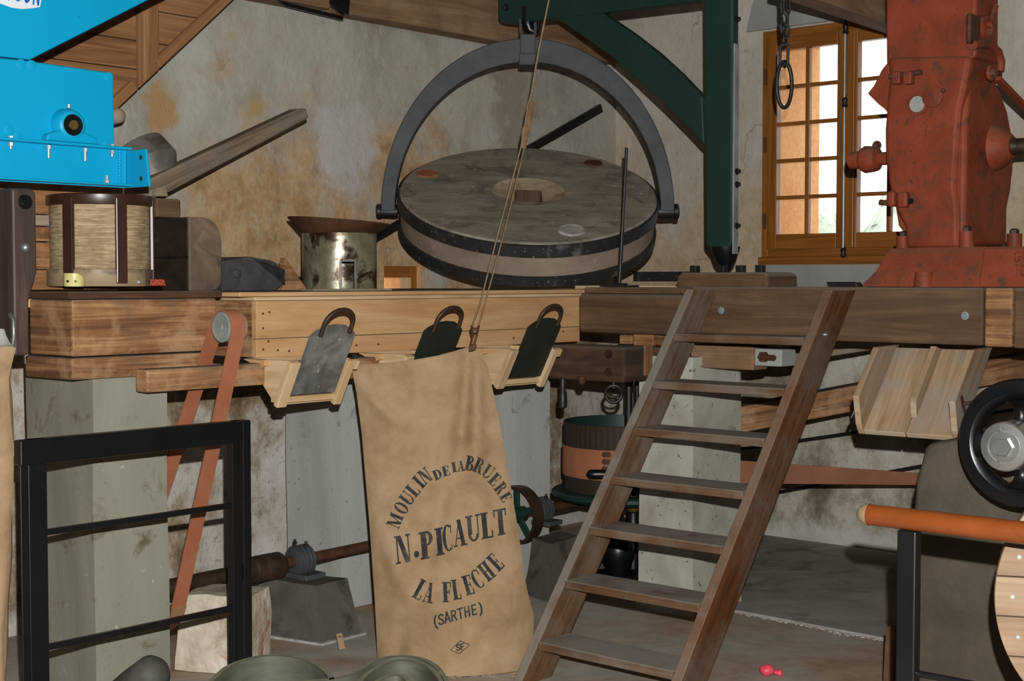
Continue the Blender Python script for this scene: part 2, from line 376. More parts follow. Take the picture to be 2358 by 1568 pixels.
M['tin'] = surf('rusty_tinplate', [(.3, (110, 102, 78)), (.5, (150, 144, 118)), (.7, (172, 168, 146))], 7, .32, metal=.55, spec=.5, bump=.15, bs=50, grime=(58, 42, 28), gsc=8, glo=.5, ghi=.6)
M['rust'] = surf('brown_rust', [(.3, (60, 38, 24)), (.7, (92, 60, 38))], 14, .7, metal=.2, bump=.25, bs=60)
M['rustdk'] = surf('dark_oiled_steel', [(.3, (42, 32, 24)), (.7, (72, 54, 38))], 12, .5, metal=.3, bump=.2, bs=60)
M['plate1'] = surf('grey_worn_slide', [(.3, (74, 74, 72)), (.5, (100, 100, 98)), (.7, (140, 138, 134))], 9, .55, metal=.2, bump=.2, bs=60, speck=((158, 156, 150), 34, .66))
M['plate2'] = surf('black_green_slide', [(.3, (24, 28, 22)), (.7, (38, 42, 33))], 6, .5, spec=.4, bump=.15, bs=50)
M['leather'] = surf('leather_belt', [(.3, (142, 86, 58)), (.7, (164, 104, 74))], 5, .6, bump=.1, bs=80)
M['leatherin'] = surf('leather_flesh_side', [(.3, (128, 96, 64)), (.7, (152, 120, 84))], 6, .75, bump=.15, bs=80)
M['leather2'] = surf('brown_leather_belt', [(.3, (116, 68, 46)), (.7, (136, 84, 58))], 5, .65, bump=.1, bs=80)
def burlap():
    t = NT('burlap'); c = t.ramp(t.noise(t.coord('Object'), 6, 8, .65, .4), [(.3, (132, 109, 81)), (.5, (153, 128, 98)), (.7, (166, 144, 114))])
    w1 = t.n('ShaderNodeTexWave', bands_direction='X'); t.l(t.coord('Object'), w1.inputs[0]); w1.inputs['Scale'].default_value = 95; w1.inputs['Distortion'].default_value = 1.2
    w2 = t.n('ShaderNodeTexWave', bands_direction='Z'); t.l(t.coord('Object'), w2.inputs[0]); w2.inputs['Scale'].default_value = 95; w2.inputs['Distortion'].default_value = 1.2
    c = t.mix(t.mul(t.mul(w1.outputs[1], w2.outputs[1]), .25), c, (124, 92, 58))
    d = t.mask(t.noise(t.coord('Object', (3.2, 3.2, 2.2)), 1.0, 6, .7, 1.2), .66, .74); c = t.mix(t.mul(d, .35), c, (188, 174, 150))
    t.bump(t.noise(t.coord('Object'), 160, 4, .6, 0), .35, .003); return t.fin(c, .95, 0, .1)
M['burlap'] = burlap()
M['ink'] = surf('faded_black_ink', [(.3, (42, 42, 44)), (.55, (58, 57, 56)), (.75, (96, 86, 70))], 26, .95, spec=.05, bump=.2, bs=120)
M['bristle'] = (lambda t: (t.bump(t.noise(t.coord('Object', (5, 5, 160)), 1, 7, .7, .3), .5, .006), t.fin(t.mix(t.mask(t.noise(t.coord('Object'), 5, 5, .6, .3), .5, .7), t.ramp(t.noise(t.coord('Object', (14, 14, 210)), 1, 8, .72, .3), [(.32, (108, 84, 58)), (.5, (160, 136, 104)), (.68, (198, 180, 150))]), (116, 96, 72)), .7, 0, .3))[1])(NT('straw_bristle'))
M['strap'] = surf('brown_lacquer_strap', [(.3, (44, 26, 18)), (.7, (62, 38, 26))], 5, .35, spec=.5, bump=.05)
M['ringw'] = surf('dusty_sieve_rim', [(.3, (126, 104, 76)), (.7, (156, 136, 106))], 6, .5, grime=(74, 62, 52), gsc=8)
M['cowl'] = surf('slate_grey_sheet', [(.3, (48, 47, 48)), (.7, (78, 76, 76))], 9, .7, metal=.1, bump=.35, bs=40)
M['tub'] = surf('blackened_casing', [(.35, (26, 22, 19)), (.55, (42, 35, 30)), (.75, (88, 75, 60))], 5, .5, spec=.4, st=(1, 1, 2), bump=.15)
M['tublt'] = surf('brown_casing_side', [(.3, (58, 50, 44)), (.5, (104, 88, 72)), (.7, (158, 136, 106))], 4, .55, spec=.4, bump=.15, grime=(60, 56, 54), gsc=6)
M['yellow'] = surf('cream_yellow_plastic', [(.3, (196, 186, 120)), (.7, (214, 204, 140))], 5, .35, bump=0)
M['redtag'] = surf('red_string', [(.3, (150, 56, 40)), (.7, (168, 72, 52))], 9, .7, bump=.1)
M['pink'] = surf('pink_rubber', [(.3, (206, 66, 84)), (.7, (224, 84, 100))], 9, .45, bump=.1)
M['tank'] = surf('brown_sheet_casing', [(.3, (48, 42, 32)), (.5, (64, 56, 43)), (.7, (78, 67, 50))], 4, .6, spec=.35, bump=.25, bs=60, grime=(88, 66, 40), gsc=9, glo=.62, ghi=.74)
M['feltbelt'] = surf('green_grey_belting', [(.3, (66, 66, 54)), (.7, (84, 84, 70))], 9, .8, bump=.2, bs=90, st=(1, 1, 5))
M['feltedge'] = surf('belting_edge', [(.3, (98, 96, 76)), (.7, (116, 114, 92))], 30, .85)
M['darkpole'] = surf('dark_wrapped_pole', [(.3, (36, 34, 30)), (.7, (62, 60, 54))], 9, .7, bump=.3, bs=30)
M['darkdrum'] = wood('dark_drum_staves', (34, 26, 20), (56, 44, 34), (76, 62, 48), .7, 16, 0)
M['pulleygrey'] = surf('grey_pulley', [(.3, (112, 116, 112)), (.7, (138, 142, 138))], 8, .6, bump=.2)
M['brass'] = surf('dull_brass', [(.3, (120, 96, 54)), (.7, (152, 124, 76))], 8, .35, metal=.7)
M['brick'] = surf('terracotta_plug', [(.3, (128, 74, 46)), (.7, (160, 104, 70))], 14, .9, bump=.4)
M['roughcast'] = surf('ochre_roughcast', [(.3, (206, 152, 98)), (.7, (224, 176, 120))], 30, .95, bump=.6, bs=70, bd=.01)
M['rubble'] = surf('rough_limestone', [(.3, (150, 132, 110)), (.5, (190, 178, 160)), (.7, (214, 206, 194))], 8, .95, spec=.1, bump=.7, bs=35, bd=.01, grime=(150, 92, 60), gsc=6, glo=.58, ghi=.7)
M['rope'] = surf('tan_cord', [(.3, (112, 92, 66)), (.7, (142, 120, 90))], 40, .8, bump=.2)
M['white'] = surf('white_sticker', [(.3, (206, 212, 220)), (.7, (214, 220, 226))], 3, .5, bump=0)
M['bluetxt'] = surf('blue_print', [(.3, (20, 110, 186)), (.7, (30, 120, 196))], 3, .5, bump=0)
M['leaf'] = surf('pale_winter_foliage', [(.35, (150, 160, 138)), (.65, (206, 208, 192))], 2.2, .9, bump=.3, det=9)
M['snowy'] = surf('pale_gravel', [(.3, (206, 206, 204)), (.7, (226, 226, 226))], 6, .9, bump=.1)
M['limewhite'] = surf('white_mortar', [(.3, (130, 126, 118)), (.7, (176, 174, 168))], 20, .95, bump=.4)
def glass():
    t = NT('window_glass'); tr = t.n('ShaderNodeBsdfTransparent'); gl = t.n('ShaderNodeBsdfGlossy'); gl.inputs['Roughness'].default_value = .03
    mx = t.n('ShaderNodeMixShader'); mx.inputs[0].default_value = .06; t.l(tr.outputs[0], mx.inputs[1]); t.l(gl.outputs[0], mx.inputs[2])
    t.l(mx.outputs[0], t.t.nodes['Material Output'].inputs[0]); return t.m
M['glass'] = glass()
M['floordk'] = surf('dark_floor_slab', [(.3, (134, 130, 122)), (.7, (160, 156, 148))], 5, .85, spec=.2, bump=.3, bs=40, grime=(108, 102, 92), gsc=3)
M['discwood'] = wood('pale_disc_wood', (112, 88, 66), (138, 114, 90), (150, 130, 106), .75, 10, .3, grime=(120, 110, 98))
M['strapgrey'] = surf('worn_sheen_strap', [(.3, (96, 102, 104)), (.6, (150, 156, 158)), (.75, (44, 52, 52))], 9, .4, metal=.2, st=(1, 1, .4))  # light grey puts the strap's reflections into the colour, with dark worn flecks
M['ladder2'] = wood('varnished_string', (62, 36, 18), (90, 54, 28), (108, 72, 44), .5, 18, .3, grime=(98, 88, 80), dust=(124, 104, 88), spec=.4)

# ---------------------------------------------------------------- the setting
CORNER = Vector((0.651, 9.1, 0)); CEIL = 3.55
def wl(t, z, d=0): return CORNER - U * t + V * d + Z * z          # left wall, t metres from the corner towards the camera
def ww(s, z, d=0): return CORNER + V * s - U * d + Z * z          # window wall, s metres from the corner
PL = Plane(CORNER, V); PW = Plane(CORNER, U)
def tl(px, py=600): return (CORNER - PL.pt(px, py)).dot(U)
def sw(px, py=400): return (PW.pt(px, py) - CORNER).dot(V)
def wall_grid(fn, a0, a1, z0, z1, hole, nrm, amp, step=.07, seed=0):
    def cuts(lo, hi, extra):
        n = max(1, int((hi - lo) / step)); c = [lo + (hi - lo) * i / n for i in range(n + 1)]
        c = [q for q in c if all(abs(q - e) > step * .4 for e in extra)] + list(extra); return sorted(set(c))
    As = cuts(a0, a1, hole[:2] if hole else []); Zs = cuts(z0, z1, hole[2:] if hole else [])
    mb = MB(); vs = []; fs = []
    for z in Zs:
        for a in As:
            p = fn(a, z)
            e = min(1, min([abs(z - q) for q in (z0, z1)]) / .1)
            h = amp * (noise.fractal(p * 1.3 + Vector((seed, 0, 0)), 1.0, 2.0, 5) + .35 * noise.noise(p * 7))
            if hole and hole[0] - .02 <= a <= hole[1] + .02 and hole[2] - .02 <= z <= hole[3] + .02: h *= 0
            vs.append(p + nrm * h * e)
    n = len(As)
    for j in range(len(Zs) - 1):
        for i in range(n - 1):
            ca, cz = (As[i] + As[i + 1]) / 2, (Zs[j] + Zs[j + 1]) / 2
            if hole and hole[0] < ca < hole[1] and hole[2] < cz < hole[3]: continue
            fs.append((j * n + i, j * n + i + 1, (j + 1) * n + i + 1, (j + 1) * n + i))
    return mb.add(vs, fs, Z)
# window openings
WS0, WS1, WZ0, WZ1 = sw(1757, 400), sw(1757, 400) + 1.09, PW.pt(1760, 592).z, PW.pt(1762, 74).z
NT0, NT1, NZ0, NZ1 = tl(969, 630), tl(884, 630), 1.22, PL.pt(927, 613).z
struct('wall_left', wall_grid(lambda a, z: wl(a, z), -.12, 10.4, 0, CEIL, (NT0, NT1, NZ0, NZ1), V, .022), M['plaster'], smooth=60)
struct('wall_back', wall_grid(lambda a, z: ww(a, z), -.12, 8, 0, CEIL, (WS0, WS1, WZ0, WZ1), -U, .014, seed=5), M['plaster_b'], smooth=60)
def wallbox(name, p0, p1, nrm, m):
    mb = MB(); mb.prism([p0, p1, p1 + Z * CEIL, p0 + Z * CEIL], nrm); struct(name, mb, m)
wallbox('wall_front', wl(10.4, 0), wl(10.4, 0) + V * 8, -U * .2, M['plaster_b'])
wallbox('wall_right', ww(8, 0), ww(8, 0) - U * 10.4, V * .2, M['plaster_b'])
mb = MB(); mb.prism([wl(10.4, 0), wl(0, 0), ww(8, 0), ww(8, 0, 10.4)], -Z * .2); struct('floor', mb, M['floor'])
mb = MB(); mb.prism([wl(10.4, CEIL), wl(0, CEIL), ww(8, CEIL), ww(8, CEIL, 10.4)], Z * .2); struct('ceiling', mb, M['wallbeam'])
# thick reveals outside the two windows
def reveal(fn, a0, a1, z0, z1, out, d, m, nm):
    mb = MB(); q = .12
    for (b0, b1, c0, c1) in ((a0 - q, a0, z0 - q, z1 + q), (a1, a1 + q, z0 - q, z1 + q), (a0, a1, z0 - q, z0), (a0, a1, z1, z1 + q)):
        mb.prism([fn(b0, c0) + out * .01, fn(b1, c0) + out * .01, fn(b1, c1) + out * .01, fn(b0, c1) + out * .01], out * d)
    return struct(nm, mb, m)
reveal(ww, WS0, WS1, WZ0, WZ1, U, .64, M['roughcast'], 'trim_1')
reveal(wl, NT0, NT1, NZ0, NZ1, -V, .4, M['roughcast'], 'trim_2')
# window_1: casement of two leaves, five rows of panes
w1 = MB(); fr = .055
def wq(mb, s0, s1, z0, z1, d0, d1): mb.prism([ww(s0, z0, d0), ww(s1, z0, d0), ww(s1, z1, d0), ww(s0, z1, d0)], -U * (d1 - d0), Z if z1 - z0 > s1 - s0 else V)
for q in ((WS0, WS0 + .045, WZ0, WZ1), (WS1 - .045, WS1, WZ0, WZ1), (WS0 + .045, WS1 - .045, WZ1 - .05, WZ1), (WS0 + .045, WS1 - .045, WZ0, WZ0 + .05)): wq(w1, *q, -.05, .012)
win = struct('window_1', w1, M['window'], bevel=.004)
mid = (WS0 + WS1) / 2
def leaf(s0, s1):
    z0, z1 = WZ0 + .045, WZ1 - .045
    mb = MB(); st = .062; rb = .085
    wq(mb, s0, s0 + st, z0, z1, -.03, .022); wq(mb, s1 - st, s1, z0, z1, -.03, .022)
    wq(mb, s0 + st, s1 - st, z1 - .075, z1, -.03, .02); wq(mb, s0 + st, s1 - st, z0, z0 + rb, -.03, .02)
    struct('casement', mb, M['window'], win, bevel=.004)
    a0, a1, b0, b1 = s0 + st, s1 - st, z0 + rb, z1 - .075
    mu = MB(); c = (a0 + a1) / 2; wq(mu, c - .013, c + .013, b0, b1, -.02, .012); struct('muntin', mu, M['window'], win, bevel=.004)
    for k in range(1, 5):
        zz = b0 + (b1 - b0) * k / 5
        for (e0, e1) in ((a0, c - .013), (c + .013, a1)):
            mu = MB(); wq(mu, e0, e1, zz - .011, zz + .011, -.02, .010); struct('muntin', mu, M['window'], win, bevel=.003)
    for k in range(5):
        for (e0, e1) in ((a0, c), (c, a1)):
            g = MB(); y0 = b0 + (b1 - b0) * k / 5; wq(g, e0, e1, y0, y0 + (b1 - b0) / 5, -.012, -.008); struct('pane', g, M['glass'], win)
leaf(WS0 + .04, mid + .004); leaf(mid + .006, WS1 - .04)
mb = MB(); wq(mb, mid - .05, mid + .055, WZ0 + .045, WZ1 - .045, .022, .034); struct('meeting_stile', mb, M['window'], win, bevel=.006)
mb = MB(); wq(mb, WS0 - .01, WS1 + .01, WZ0 - .045, WZ0, -.02, .035); struct('window_sill', mb, M['window'], win, bevel=.006)
mb = MB(); e0, e1 = ww(mid + .004, WZ0 + .02, .05), ww(mid + .004, WZ1 - .03, .05); mb.cyl(e0, e1, .007, n=10)
struct('bolt_rod', mb, M['zinc'], win, smooth=40)
mb = MB()
for k, zz in enumerate((WZ0 + .03, lerp(WZ0, WZ1, .66), WZ1 - .04)):
    p = ww(mid + .004, zz, .045); mb.lathe(p - Z * .04, Z, [(.009, 0), (.018, .01), (.013, .03), (.018, .045), (.009, .06), (.006, .08)], 12)
struct('bolt_fitting', mb, M['blkiron'], win, smooth=40)
for zz in (.16, .5, .8):
    mb = MB(); p = ww(WS0 + .022, lerp(WZ0, WZ1, zz), .016); mb.cyl(p - Z * .045, p + Z * .045, .008); struct('hinge', mb, M['rust'], win, smooth=40)
# window_2: small low window behind the stone
w2 = MB()
def wq2(mb, t0, t1, z0, z1, d0, d1): mb.prism([wl(t0, z0, d0), wl(t1, z0, d0), wl(t1, z1, d0), wl(t0, z1, d0)], V * (d1 - d0), Z if z1 - z0 > t1 - t0 else U)
for q in ((NT0, NT0 + .05, NZ0, NZ1), (NT1 - .03, NT1, NZ0, NZ1), (NT0 + .05, NT1 - .03, NZ1 - .06, NZ1)): wq2(w2, *q, -.09, -.03)
win2 = struct('window_2', w2, M['window'], bevel=.005)
mb = MB(); wq2(mb, NT0 + .05, NT0 + .062, NZ0, NZ1 - .06, -.085, -.025); wq2(mb, NT0 + .068, NT0 + .076, NZ0, NZ1 - .06, -.085, -.02); struct('bead', mb, M['pale'], win2)
mb = MB(); wq2(mb, NT0 + .05, NT1 - .03, NZ0, NZ1 - .06, -.07, -.066); struct('pane', mb, M['glass'], win2)
# cement lintel above window_1 and cement apron under it
mb = MB(); mb.prism([ww(sw(1722, 40), WZ1 + .012), ww(WS1 + .2, WZ1 + .012), ww(WS1 + .2, WZ1 + .46), ww(sw(1790, 20), WZ1 + .46), ww(sw(1735, 30), WZ1 + .16)], -U * .02)
struct('trim_3', mb, M['cement'], bevel=.004)
mb = MB(); mb.prism([ww(WS0 - .01, WZ0 - .2), ww(WS1 + .3, WZ0 - .2), ww(WS1 + .3, WZ0 - .048), ww(WS0 - .01, WZ0 - .048)], -U * .022); struct('trim_4', mb, M['cement'], bevel=.004)
# outside: ground, hedge trees
mb = MB(); mb.prism([ww(-45, -.5, -60), ww(30, -.5, -60), ww(30, -.5, -.9), ww(-45, -.5, -.9)], -Z * .2); struct('floor_outside', mb, M['snowy'])
for k, (s, d, h, r) in enumerate(((-20.5, -31, 4.6, 1.7), (-16.6, -32, 4.1, 1.6), (-12.6, -31, 4.7, 1.8), (-8.6, -32, 3.9, 1.6))):
    o = ww(s, -.5, d); t = Thing('garden_tree', ['pale bushy tree outside the casement window, leftmost of the row', 'lower pale tree outside the window, second of the row from the left', 'pale tree outside the window, third of the row from the left', 'pale low tree outside the window, hidden at the right end of the row'][k], 'tree', o, 'trees outside the casement window')
    c = MB(); c.ball(o + Z * h * .62, r, 18, 12, (1, 1, h * .38 / r)); c.rough(.5, 1.6, k); t.part('crown', c, M['leaf'], smooth=80)
    c = MB(); c.cyl(o, o + Z * h * .6, .14, .08); t.part('trunk', c, M['rust'])

# ---------------------------------------------------------------- the working platform
CP = Plane(onY(590, 700, 5.35), V)                 # front face of the left beams and the pine chest
C1 = CP.pt(1335, 700); RP = Plane(C1, U)           # front face of the right beams, turning the inner corner
DECK = 1.456
c1 = Vector((C1.x, C1.y, 0))
mb = MB()
a = c1 - U * 3.4 - V * .27; b = c1 - V * .27 + U * .2; d = c1 + V * 3.6 + U * .2
mb.prism([a, b, b - V * 2.1, a - V * 2.1], Z * .05); n0 = len(mb.v)
wallU = (CORNER - c1).dot(U)
mb.prism([c1 - V * .27 + U * .2, d, d + U * (wallU - .24), c1 - V * .27 + U * (wallU - .04)], Z * .05)
mb.v = [v + Z * (DECK - .05) for v in mb.v]
# keep the deck inside the left wall
for i, v in enumerate(mb.v):
    dd = (v - CORNER).dot(V)
    if dd < .04: mb.v[i] = v + V * (.04 - dd)
struct('platform_deck', mb, M['pine'])

def beam(label, mb, m, name='timber_beam', cat='beam', group=None, bevel=.008):
    return single(name, label, cat, mb, m, mb.v[0], group, bevel=bevel)
mb = MB(); pbox(mb, CP, U, 165, 498, 690, 822, -V * .27); beam('knotty orange pine beam end under the straw covered drum', mb, M['oldpine'])
mb = MB(); pbox(mb, CP.off(.012), U, 158, 512, 672, 689, -V * .285); beam('thin dark plank edge lying on the knotty orange beam', mb, M['dkbeam'], 'edge_plank', 'plank', bevel=.004)
mb = MB(); pbox(mb, CP, U, 165, 492, 825, 876, -V * .3); beam('short orange pine timber bedded on the big left pillar top', mb, M['oldpine'])
mb = MB(); pbox(mb, CP.off(.10), U, 338, 1100, 851, 905, -V * .07); beam('long orange pine rail passing behind the leather belt and under the chutes', mb, M['oldpine'])
# pine chest
t = Thing('pine_chest', 'long fresh pine chest front with three chutes and nailed boards', 'chest', CP.pt(590, 823))
CZ0 = CP.pt(590, 824).z; CZ1 = CP.pt(590, 693).z
def cbox(t0, t1, z0, z1, d0, d1, mb=None):
    mb = mb or MB(); o = CP.pt(590, 700); o = Vector((o.x, o.y, 0))
    mb.prism([o + U * t0 + V * d1 + Z * z0, o + U * t1 + V * d1 + Z * z0, o + U * t1 + V * d1 + Z * z1, o + U * t0 + V * d1 + Z * z1], -V * (d1 - d0), U if t1 - t0 > z1 - z0 else V); return mb
CO = CP.pt(590, 700); CO = Vector((CO.x, CO.y, 0)); CL = (C1 - CO).dot(U)
zm = lerp(CZ0, CZ1, .33)
t.part('front_board', cbox(0, CL, CZ0, zm - .0008, -.025, 0), M['pine'], bevel=.002)
t.part('front_board', cbox(0, CL, zm + .0008, CZ1, -.025, .001), M['pine'], bevel=.002)
t.part('end_board', cbox(-.001, .022, CZ0, CZ1, -.36, -.026), M['oldpine'], bevel=.003)  # darker wood than the front: the shade on this end put into its colour
t.part('back_board', cbox(0, CL, CZ0, CZ1, -.36, -.34), M['pine'])
t.part('lid', cbox(-.10, CL + .02, CZ1 + .016, DECK, -.37, .03), M['pine'], bevel=.004)
t.part('lid_strip', cbox(-.02, CL, CZ1 + .001, CZ1 + .015, -.2, .016), M['pale'], bevel=.003)
nb = MB()
for (u, z) in ((.03, .03), (.03, .11), (.055, .06), (.06, .17), (.10, .025), (.155, .02), (.5, .03), (.62, .03), (.9, .05), (1.2, .04), (1.45, .03), (1.6, .1), (.03, .165), (1.8, .05), (1.05, .16)):
    if u < CL: nb.cyl(CO + U * u + Z * (CZ0 + z), CO + U * u + Z * (CZ0 + z) + V * .003, .0042, n=8)
t.part('nail_head', nb, M['rust'])['kind'] = 'stuff'
# middle and right beams
R1 = RP.off(-.02)
mb = MB(); pbox(mb, R1, V, 1330, 1592, 676, 766, U * .24); beam('brown knotty beam in the inner corner, left of the ladder top', mb, M['beam'], bevel=.02)
mb = MB(); pbox(mb, R1.off(-.018), V, 1345, 1575, 661, 675, U * .24); beam('thin nosing plank over the corner beam behind the iron rod', mb, M['beam'], 'edge_plank', 'plank', bevel=.006)
R2 = RP.off(-.055)
bt = Thing('timber_beam', 'long brown front beam under the red mill with zinc bolt heads', 'beam', R2.pt(1590, 700))
mb = MB(); pbox(mb, R2, V, 1592, 2264, 660, 775, U * .25); bt.part('timber', mb, M['beam'], bevel=.008)
for (px, py) in ((1661, 715), (1925, 719), (2223, 727)):
    mb = MB(); hexbolt(mb, R2.pt(px, py), -U, .011, .012); bt.part('bolt_head', mb, M['zinc'], label='zinc bolt head')
mb = MB(); pbox(mb, R2.off(-.008), V, 2268, 2333, 662, 798, U * .9); beam('sawn cross beam end showing orange end grain under the red mill', mb, M['oldpine'], 'cross_beam')
mb = MB(); pbox(mb, R2, V, 2335, 2480, 663, 802, U * .25); beam('short brown beam right of the sawn cross beam end', mb, M['beam'])
# bolted timber with the hooks
BT = Plane(onY(1437, 830, 6.3), U)
t = Thing('timber_beam', 'dark oiled timber with two big bolts and hooks below, behind the third chute', 'beam', BT.pt(1272, 870))
mb = MB(); pbox(mb, BT, V, 1262, 1437, 794, 872, U * .2); t.part('timber', mb, M['dkbeam'], bevel=.012)
for py in (815, 857):
    mb = MB(); q = BT.pt(1402, py); mb.cyl(q, q - U * .006, .02, n=18); mb.lathe(q - U * .006, -U, [(.013, 0), (.013, .01)], 4); t.part('bolt', mb, M['rustdk'])
mb = MB(); e = BT.pt(1437, 830) + V * .004; e0 = Vector((e.x, e.y, BT.pt(1437, 868).z)); e1 = Vector((e.x, e.y, BT.pt(1437, 798).z))
mb.prism([e0 + U * .14, e0 + U * .19, e1 + U * .19, e1 + U * .14], V * .012); t.part('edge_batten', mb, M['oldpine'], label='pale orange strip on its end')
# little blocks and the curved bracket between this timber and the beam
mb = MB(); q = R1.off(.03); pbox(mb, q, V, 1425, 1455, 770, 792, U * .2); beam('small pine packing block under the corner beam, left one', mb, M['oldpine'], 'packing_block', 'block', 'packing blocks under the corner beam')
mb = MB(); pbox(mb, q, V, 1457, 1505, 768, 796, U * .2); beam('small orange packing block with two nails under the corner beam', mb, M['oldpine'], 'packing_block', 'block', 'packing blocks under the corner beam')
mb = MB(); q = R1.off(.05); pbox(mb, q, V, 1440, 1540, 797, 872, U * .05); beam('dark board closing the gap behind the bolted timber', mb, M['dkbeam'], 'backing_board', 'board')
mb = MB(); q = R1.off(.045); n = 8
arc = [(1458 + 72 * math.sin(i / n * 1.5), 862 - 62 * math.cos(i / n * 1.5)) for i in range(n + 1)]; arc2 = [(1458 + 58 * math.sin(i / n * 1.5), 866 - 50 * math.cos(i / n * 1.5)) for i in range(n + 1)]
poly(mb, q, arc + arc2[::-1], -U * .015); beam('curved pale wooden bracket beside the ladder under the corner beam', mb, M['oldpine'], 'curved_bracket', 'bracket', bevel=.002)
mb = MB(); q = RP.off(.02); pbox(mb, q, V, 1590, 1735, 792, 846, U * .12); beam('grained board under the front beam seen between ladder strings', mb, M['wallbeam'], 'grained_board', 'board')
t = Thing('anchor_block', 'grey cement anchor with rusty nut behind the ladder', 'block', RP.pt(1740, 830))
mb = MB(); pbox(mb, RP.off(.025), V, 1737, 1800, 802, 842, U * .12); t.part('block', mb, M['cement'], bevel=.006)
mb = MB(); q = RP.pt(1754, 822) - U * .002; mb.lathe(q + U * .025, -U, [(.024, 0), (.024, .02)], 6); mb.cyl(q, q - U * .0 + V * .075 - U * .02, .012); t.part('nut', mb, M['rust'])
p0, p1 = onY(1690, 838, 6.6), onY(2004, 812, 7.0)
mb = MB(); mb.prism([onY(1690, 815, 6.6), onY(1690, 854, 6.6), onY(2004, 806, 7.0), onY(2004, 800, 7.0)], U * .12); beam('dusty grey timber running under the deck right of the ladder', mb, M['greywood'], 'under_timber', 'beam')

# ---------------------------------------------------------------- pillars
def pillar(label, pxc, d, pxl, pxr, z1, m, flare=0, seed=0):
    o = onY(pxc, 1000, d); o = Vector((o.x, o.y, 0))
    PU, PV = Plane(o, U), Plane(o, V)
    wv = (o - PU.pt(pxl, 1000)).dot(V); wu = (PV.pt(pxr, 1000) - o).dot(U)
    vs = []; n = 14
    mb = MB(); prof = [(0, flare)] + [(z1 * i / n, flare * math.exp(-i * 2.2)) for i in range(1, n + 1)]
    for z, f in prof:
        ring = []
        k = 6
        cs = [o + V * f - U * f, o + U * (wu + f) + V * f, o + U * (wu + f) - V * (wv + f), o - V * (wv + f) - U * f]
        for i in range(4):
            for j in range(k): ring.append(lerp(cs[i], cs[(i + 1) % 4], j / k) + Z * z)
        vs += [p + noise.noise_vector(p * 2.5 + Vector((seed, 0, 0))) * .006 for p in ring]
    m4 = 24; fs = []
    for r in range(len(prof) - 1):
        for i in range(m4): fs.append((r * m4 + i, r * m4 + (i + 1) % m4, (r + 1) * m4 + (i + 1) % m4, (r + 1) * m4 + i))
    fs.append([(len(prof) - 1) * m4 + i for i in range(m4)])
    mb.add(vs, fs, Z); return single('concrete_pillar', label, 'pillar', mb, m, o, 'concrete pillars under the platform', smooth=40)
pillar('large stained grey pillar at left behind the black railing', 215, 4.87, 62, 385, CP.pt(300, 866).z + .01, M['concrete'])
pillar('pale grey pillar between the first chute and the hanging sack', 785, 6.45, 660, 905, 1.06, M['concrete_b'], seed=3)
pillar('pale grey pillar just right of the sack, behind the spoked pulley', 1187, 7.1, 1080, 1266, 1.1, M['concrete_b'], seed=6)
pillar('speckled pillar with flared foot standing behind the ladder', 1597, 6.3, 1472, 1705, 1.16, M['concrete_c'], .012, 9)
mb = MB(); f0, f1 = onZ(1560, 1386, 0), onZ(2300, 1526, 0); vv = (f1 - f0).normalized(); mb.prism([f0, f1, f1 + U * 2.6, f0 + U * 2.4 - V * 1.2], Z * .014)
for i, v in enumerate(mb.v):
    dd = (v - CORNER).dot(U)
    if dd > -.04: mb.v[i] = v - U * (dd + .04)
struct('trim_5', mb, M['floordk'], bevel=.004)
mb = MB()
for i in range(150):
    q = lerp(f0, f1, .2 + .8 * random.random() ** .8) + U * random.gauss(-.005, .012); r_ = random.uniform(.003, .011); q.z = .002
    mb.lathe(q, Z, [(r_, 0), (r_ * .8, r_ * .5), (0, r_ * .7)], 5)
o = single('mortar_crumbs', 'white mortar crumbs along the floor joint right of the ladder', 'crumbs', mb, M['limewhite'], f0); o['kind'] = 'stuff'
mb = MB()
for i in range(170):
    q = onZ(random.uniform(1010, 1215), random.uniform(1528, 1562), .003); an = random.uniform(0, 6.28); dd = Vector((math.cos(an), math.sin(an), random.uniform(0, .2))); mb.bar(q, q + dd * random.uniform(.008, .03), .003, .002)
o = single('spilled_straw', 'scattered straw bits on the floor by the sack foot', 'straw', mb, M['chute'], onZ(1100, 1550, 0)); o['kind'] = 'stuff'

# ---------------------------------------------------------------- crane, yoke and millstone
SC = onY(1215, 487, 7.45); TILT = math.radians(25)
SAX = Vector((0.035, -math.sin(TILT), math.cos(TILT))).normalized()
SX = (X - SAX * SAX.x).normalized()
RS, HS = .668, .11
t = Thing('millstone', 'big round grey millstone tilted in its lifting yoke', 'millstone', SC - Z * .38)
mb = MB()
def squar(k, th, r, z):
    if k >= 8: q = max(abs(math.cos(th)), abs(math.sin(th))); return r / q * .92, z
    return r * (1 + .004 * math.sin(3 * th + k)), z
prof = [(RS - .03, -HS), (RS - .004, -HS + .02), (RS - .004, HS - .012), (RS - .015, HS), (.45, HS + .004), (.22, HS + .004), (.185, HS), (.15, HS - .012), (.062, HS - .03), (.058, -HS)]
mb.lathe(SC, SAX, prof[2:6] + [(.19, HS + .003)], 96, False, SX)
t.part('top_face', mb, M['stone'], smooth=40)
mb = MB(); mb.lathe(SC, SAX, [(0, -HS), (RS - .05, -HS), (RS - .012, -HS + .02), (RS - .008, HS - .012)], 96, False, SX); t.part('rim_wall', mb, M['stoneside'], smooth=40)
mb = MB(); mb.lathe(SC, SAX, [(.19, HS + .003), (.165, HS - .006), (.13, HS - .016)], 48, False, SX, mod=lambda k, th, r, z: (r * (1 + .05 * math.sin(th * 3 + 1) + .03 * math.sin(7 * th)) if k > 0 else r, z))
def dish(k, th, r, z):
    if k >= 1: q = max(abs(math.cos(th)), abs(math.sin(th) * .85)); return r / q * .9, z
    return r * (1 + .05 * math.sin(th * 3 + 1) + .03 * math.sin(7 * th)), z
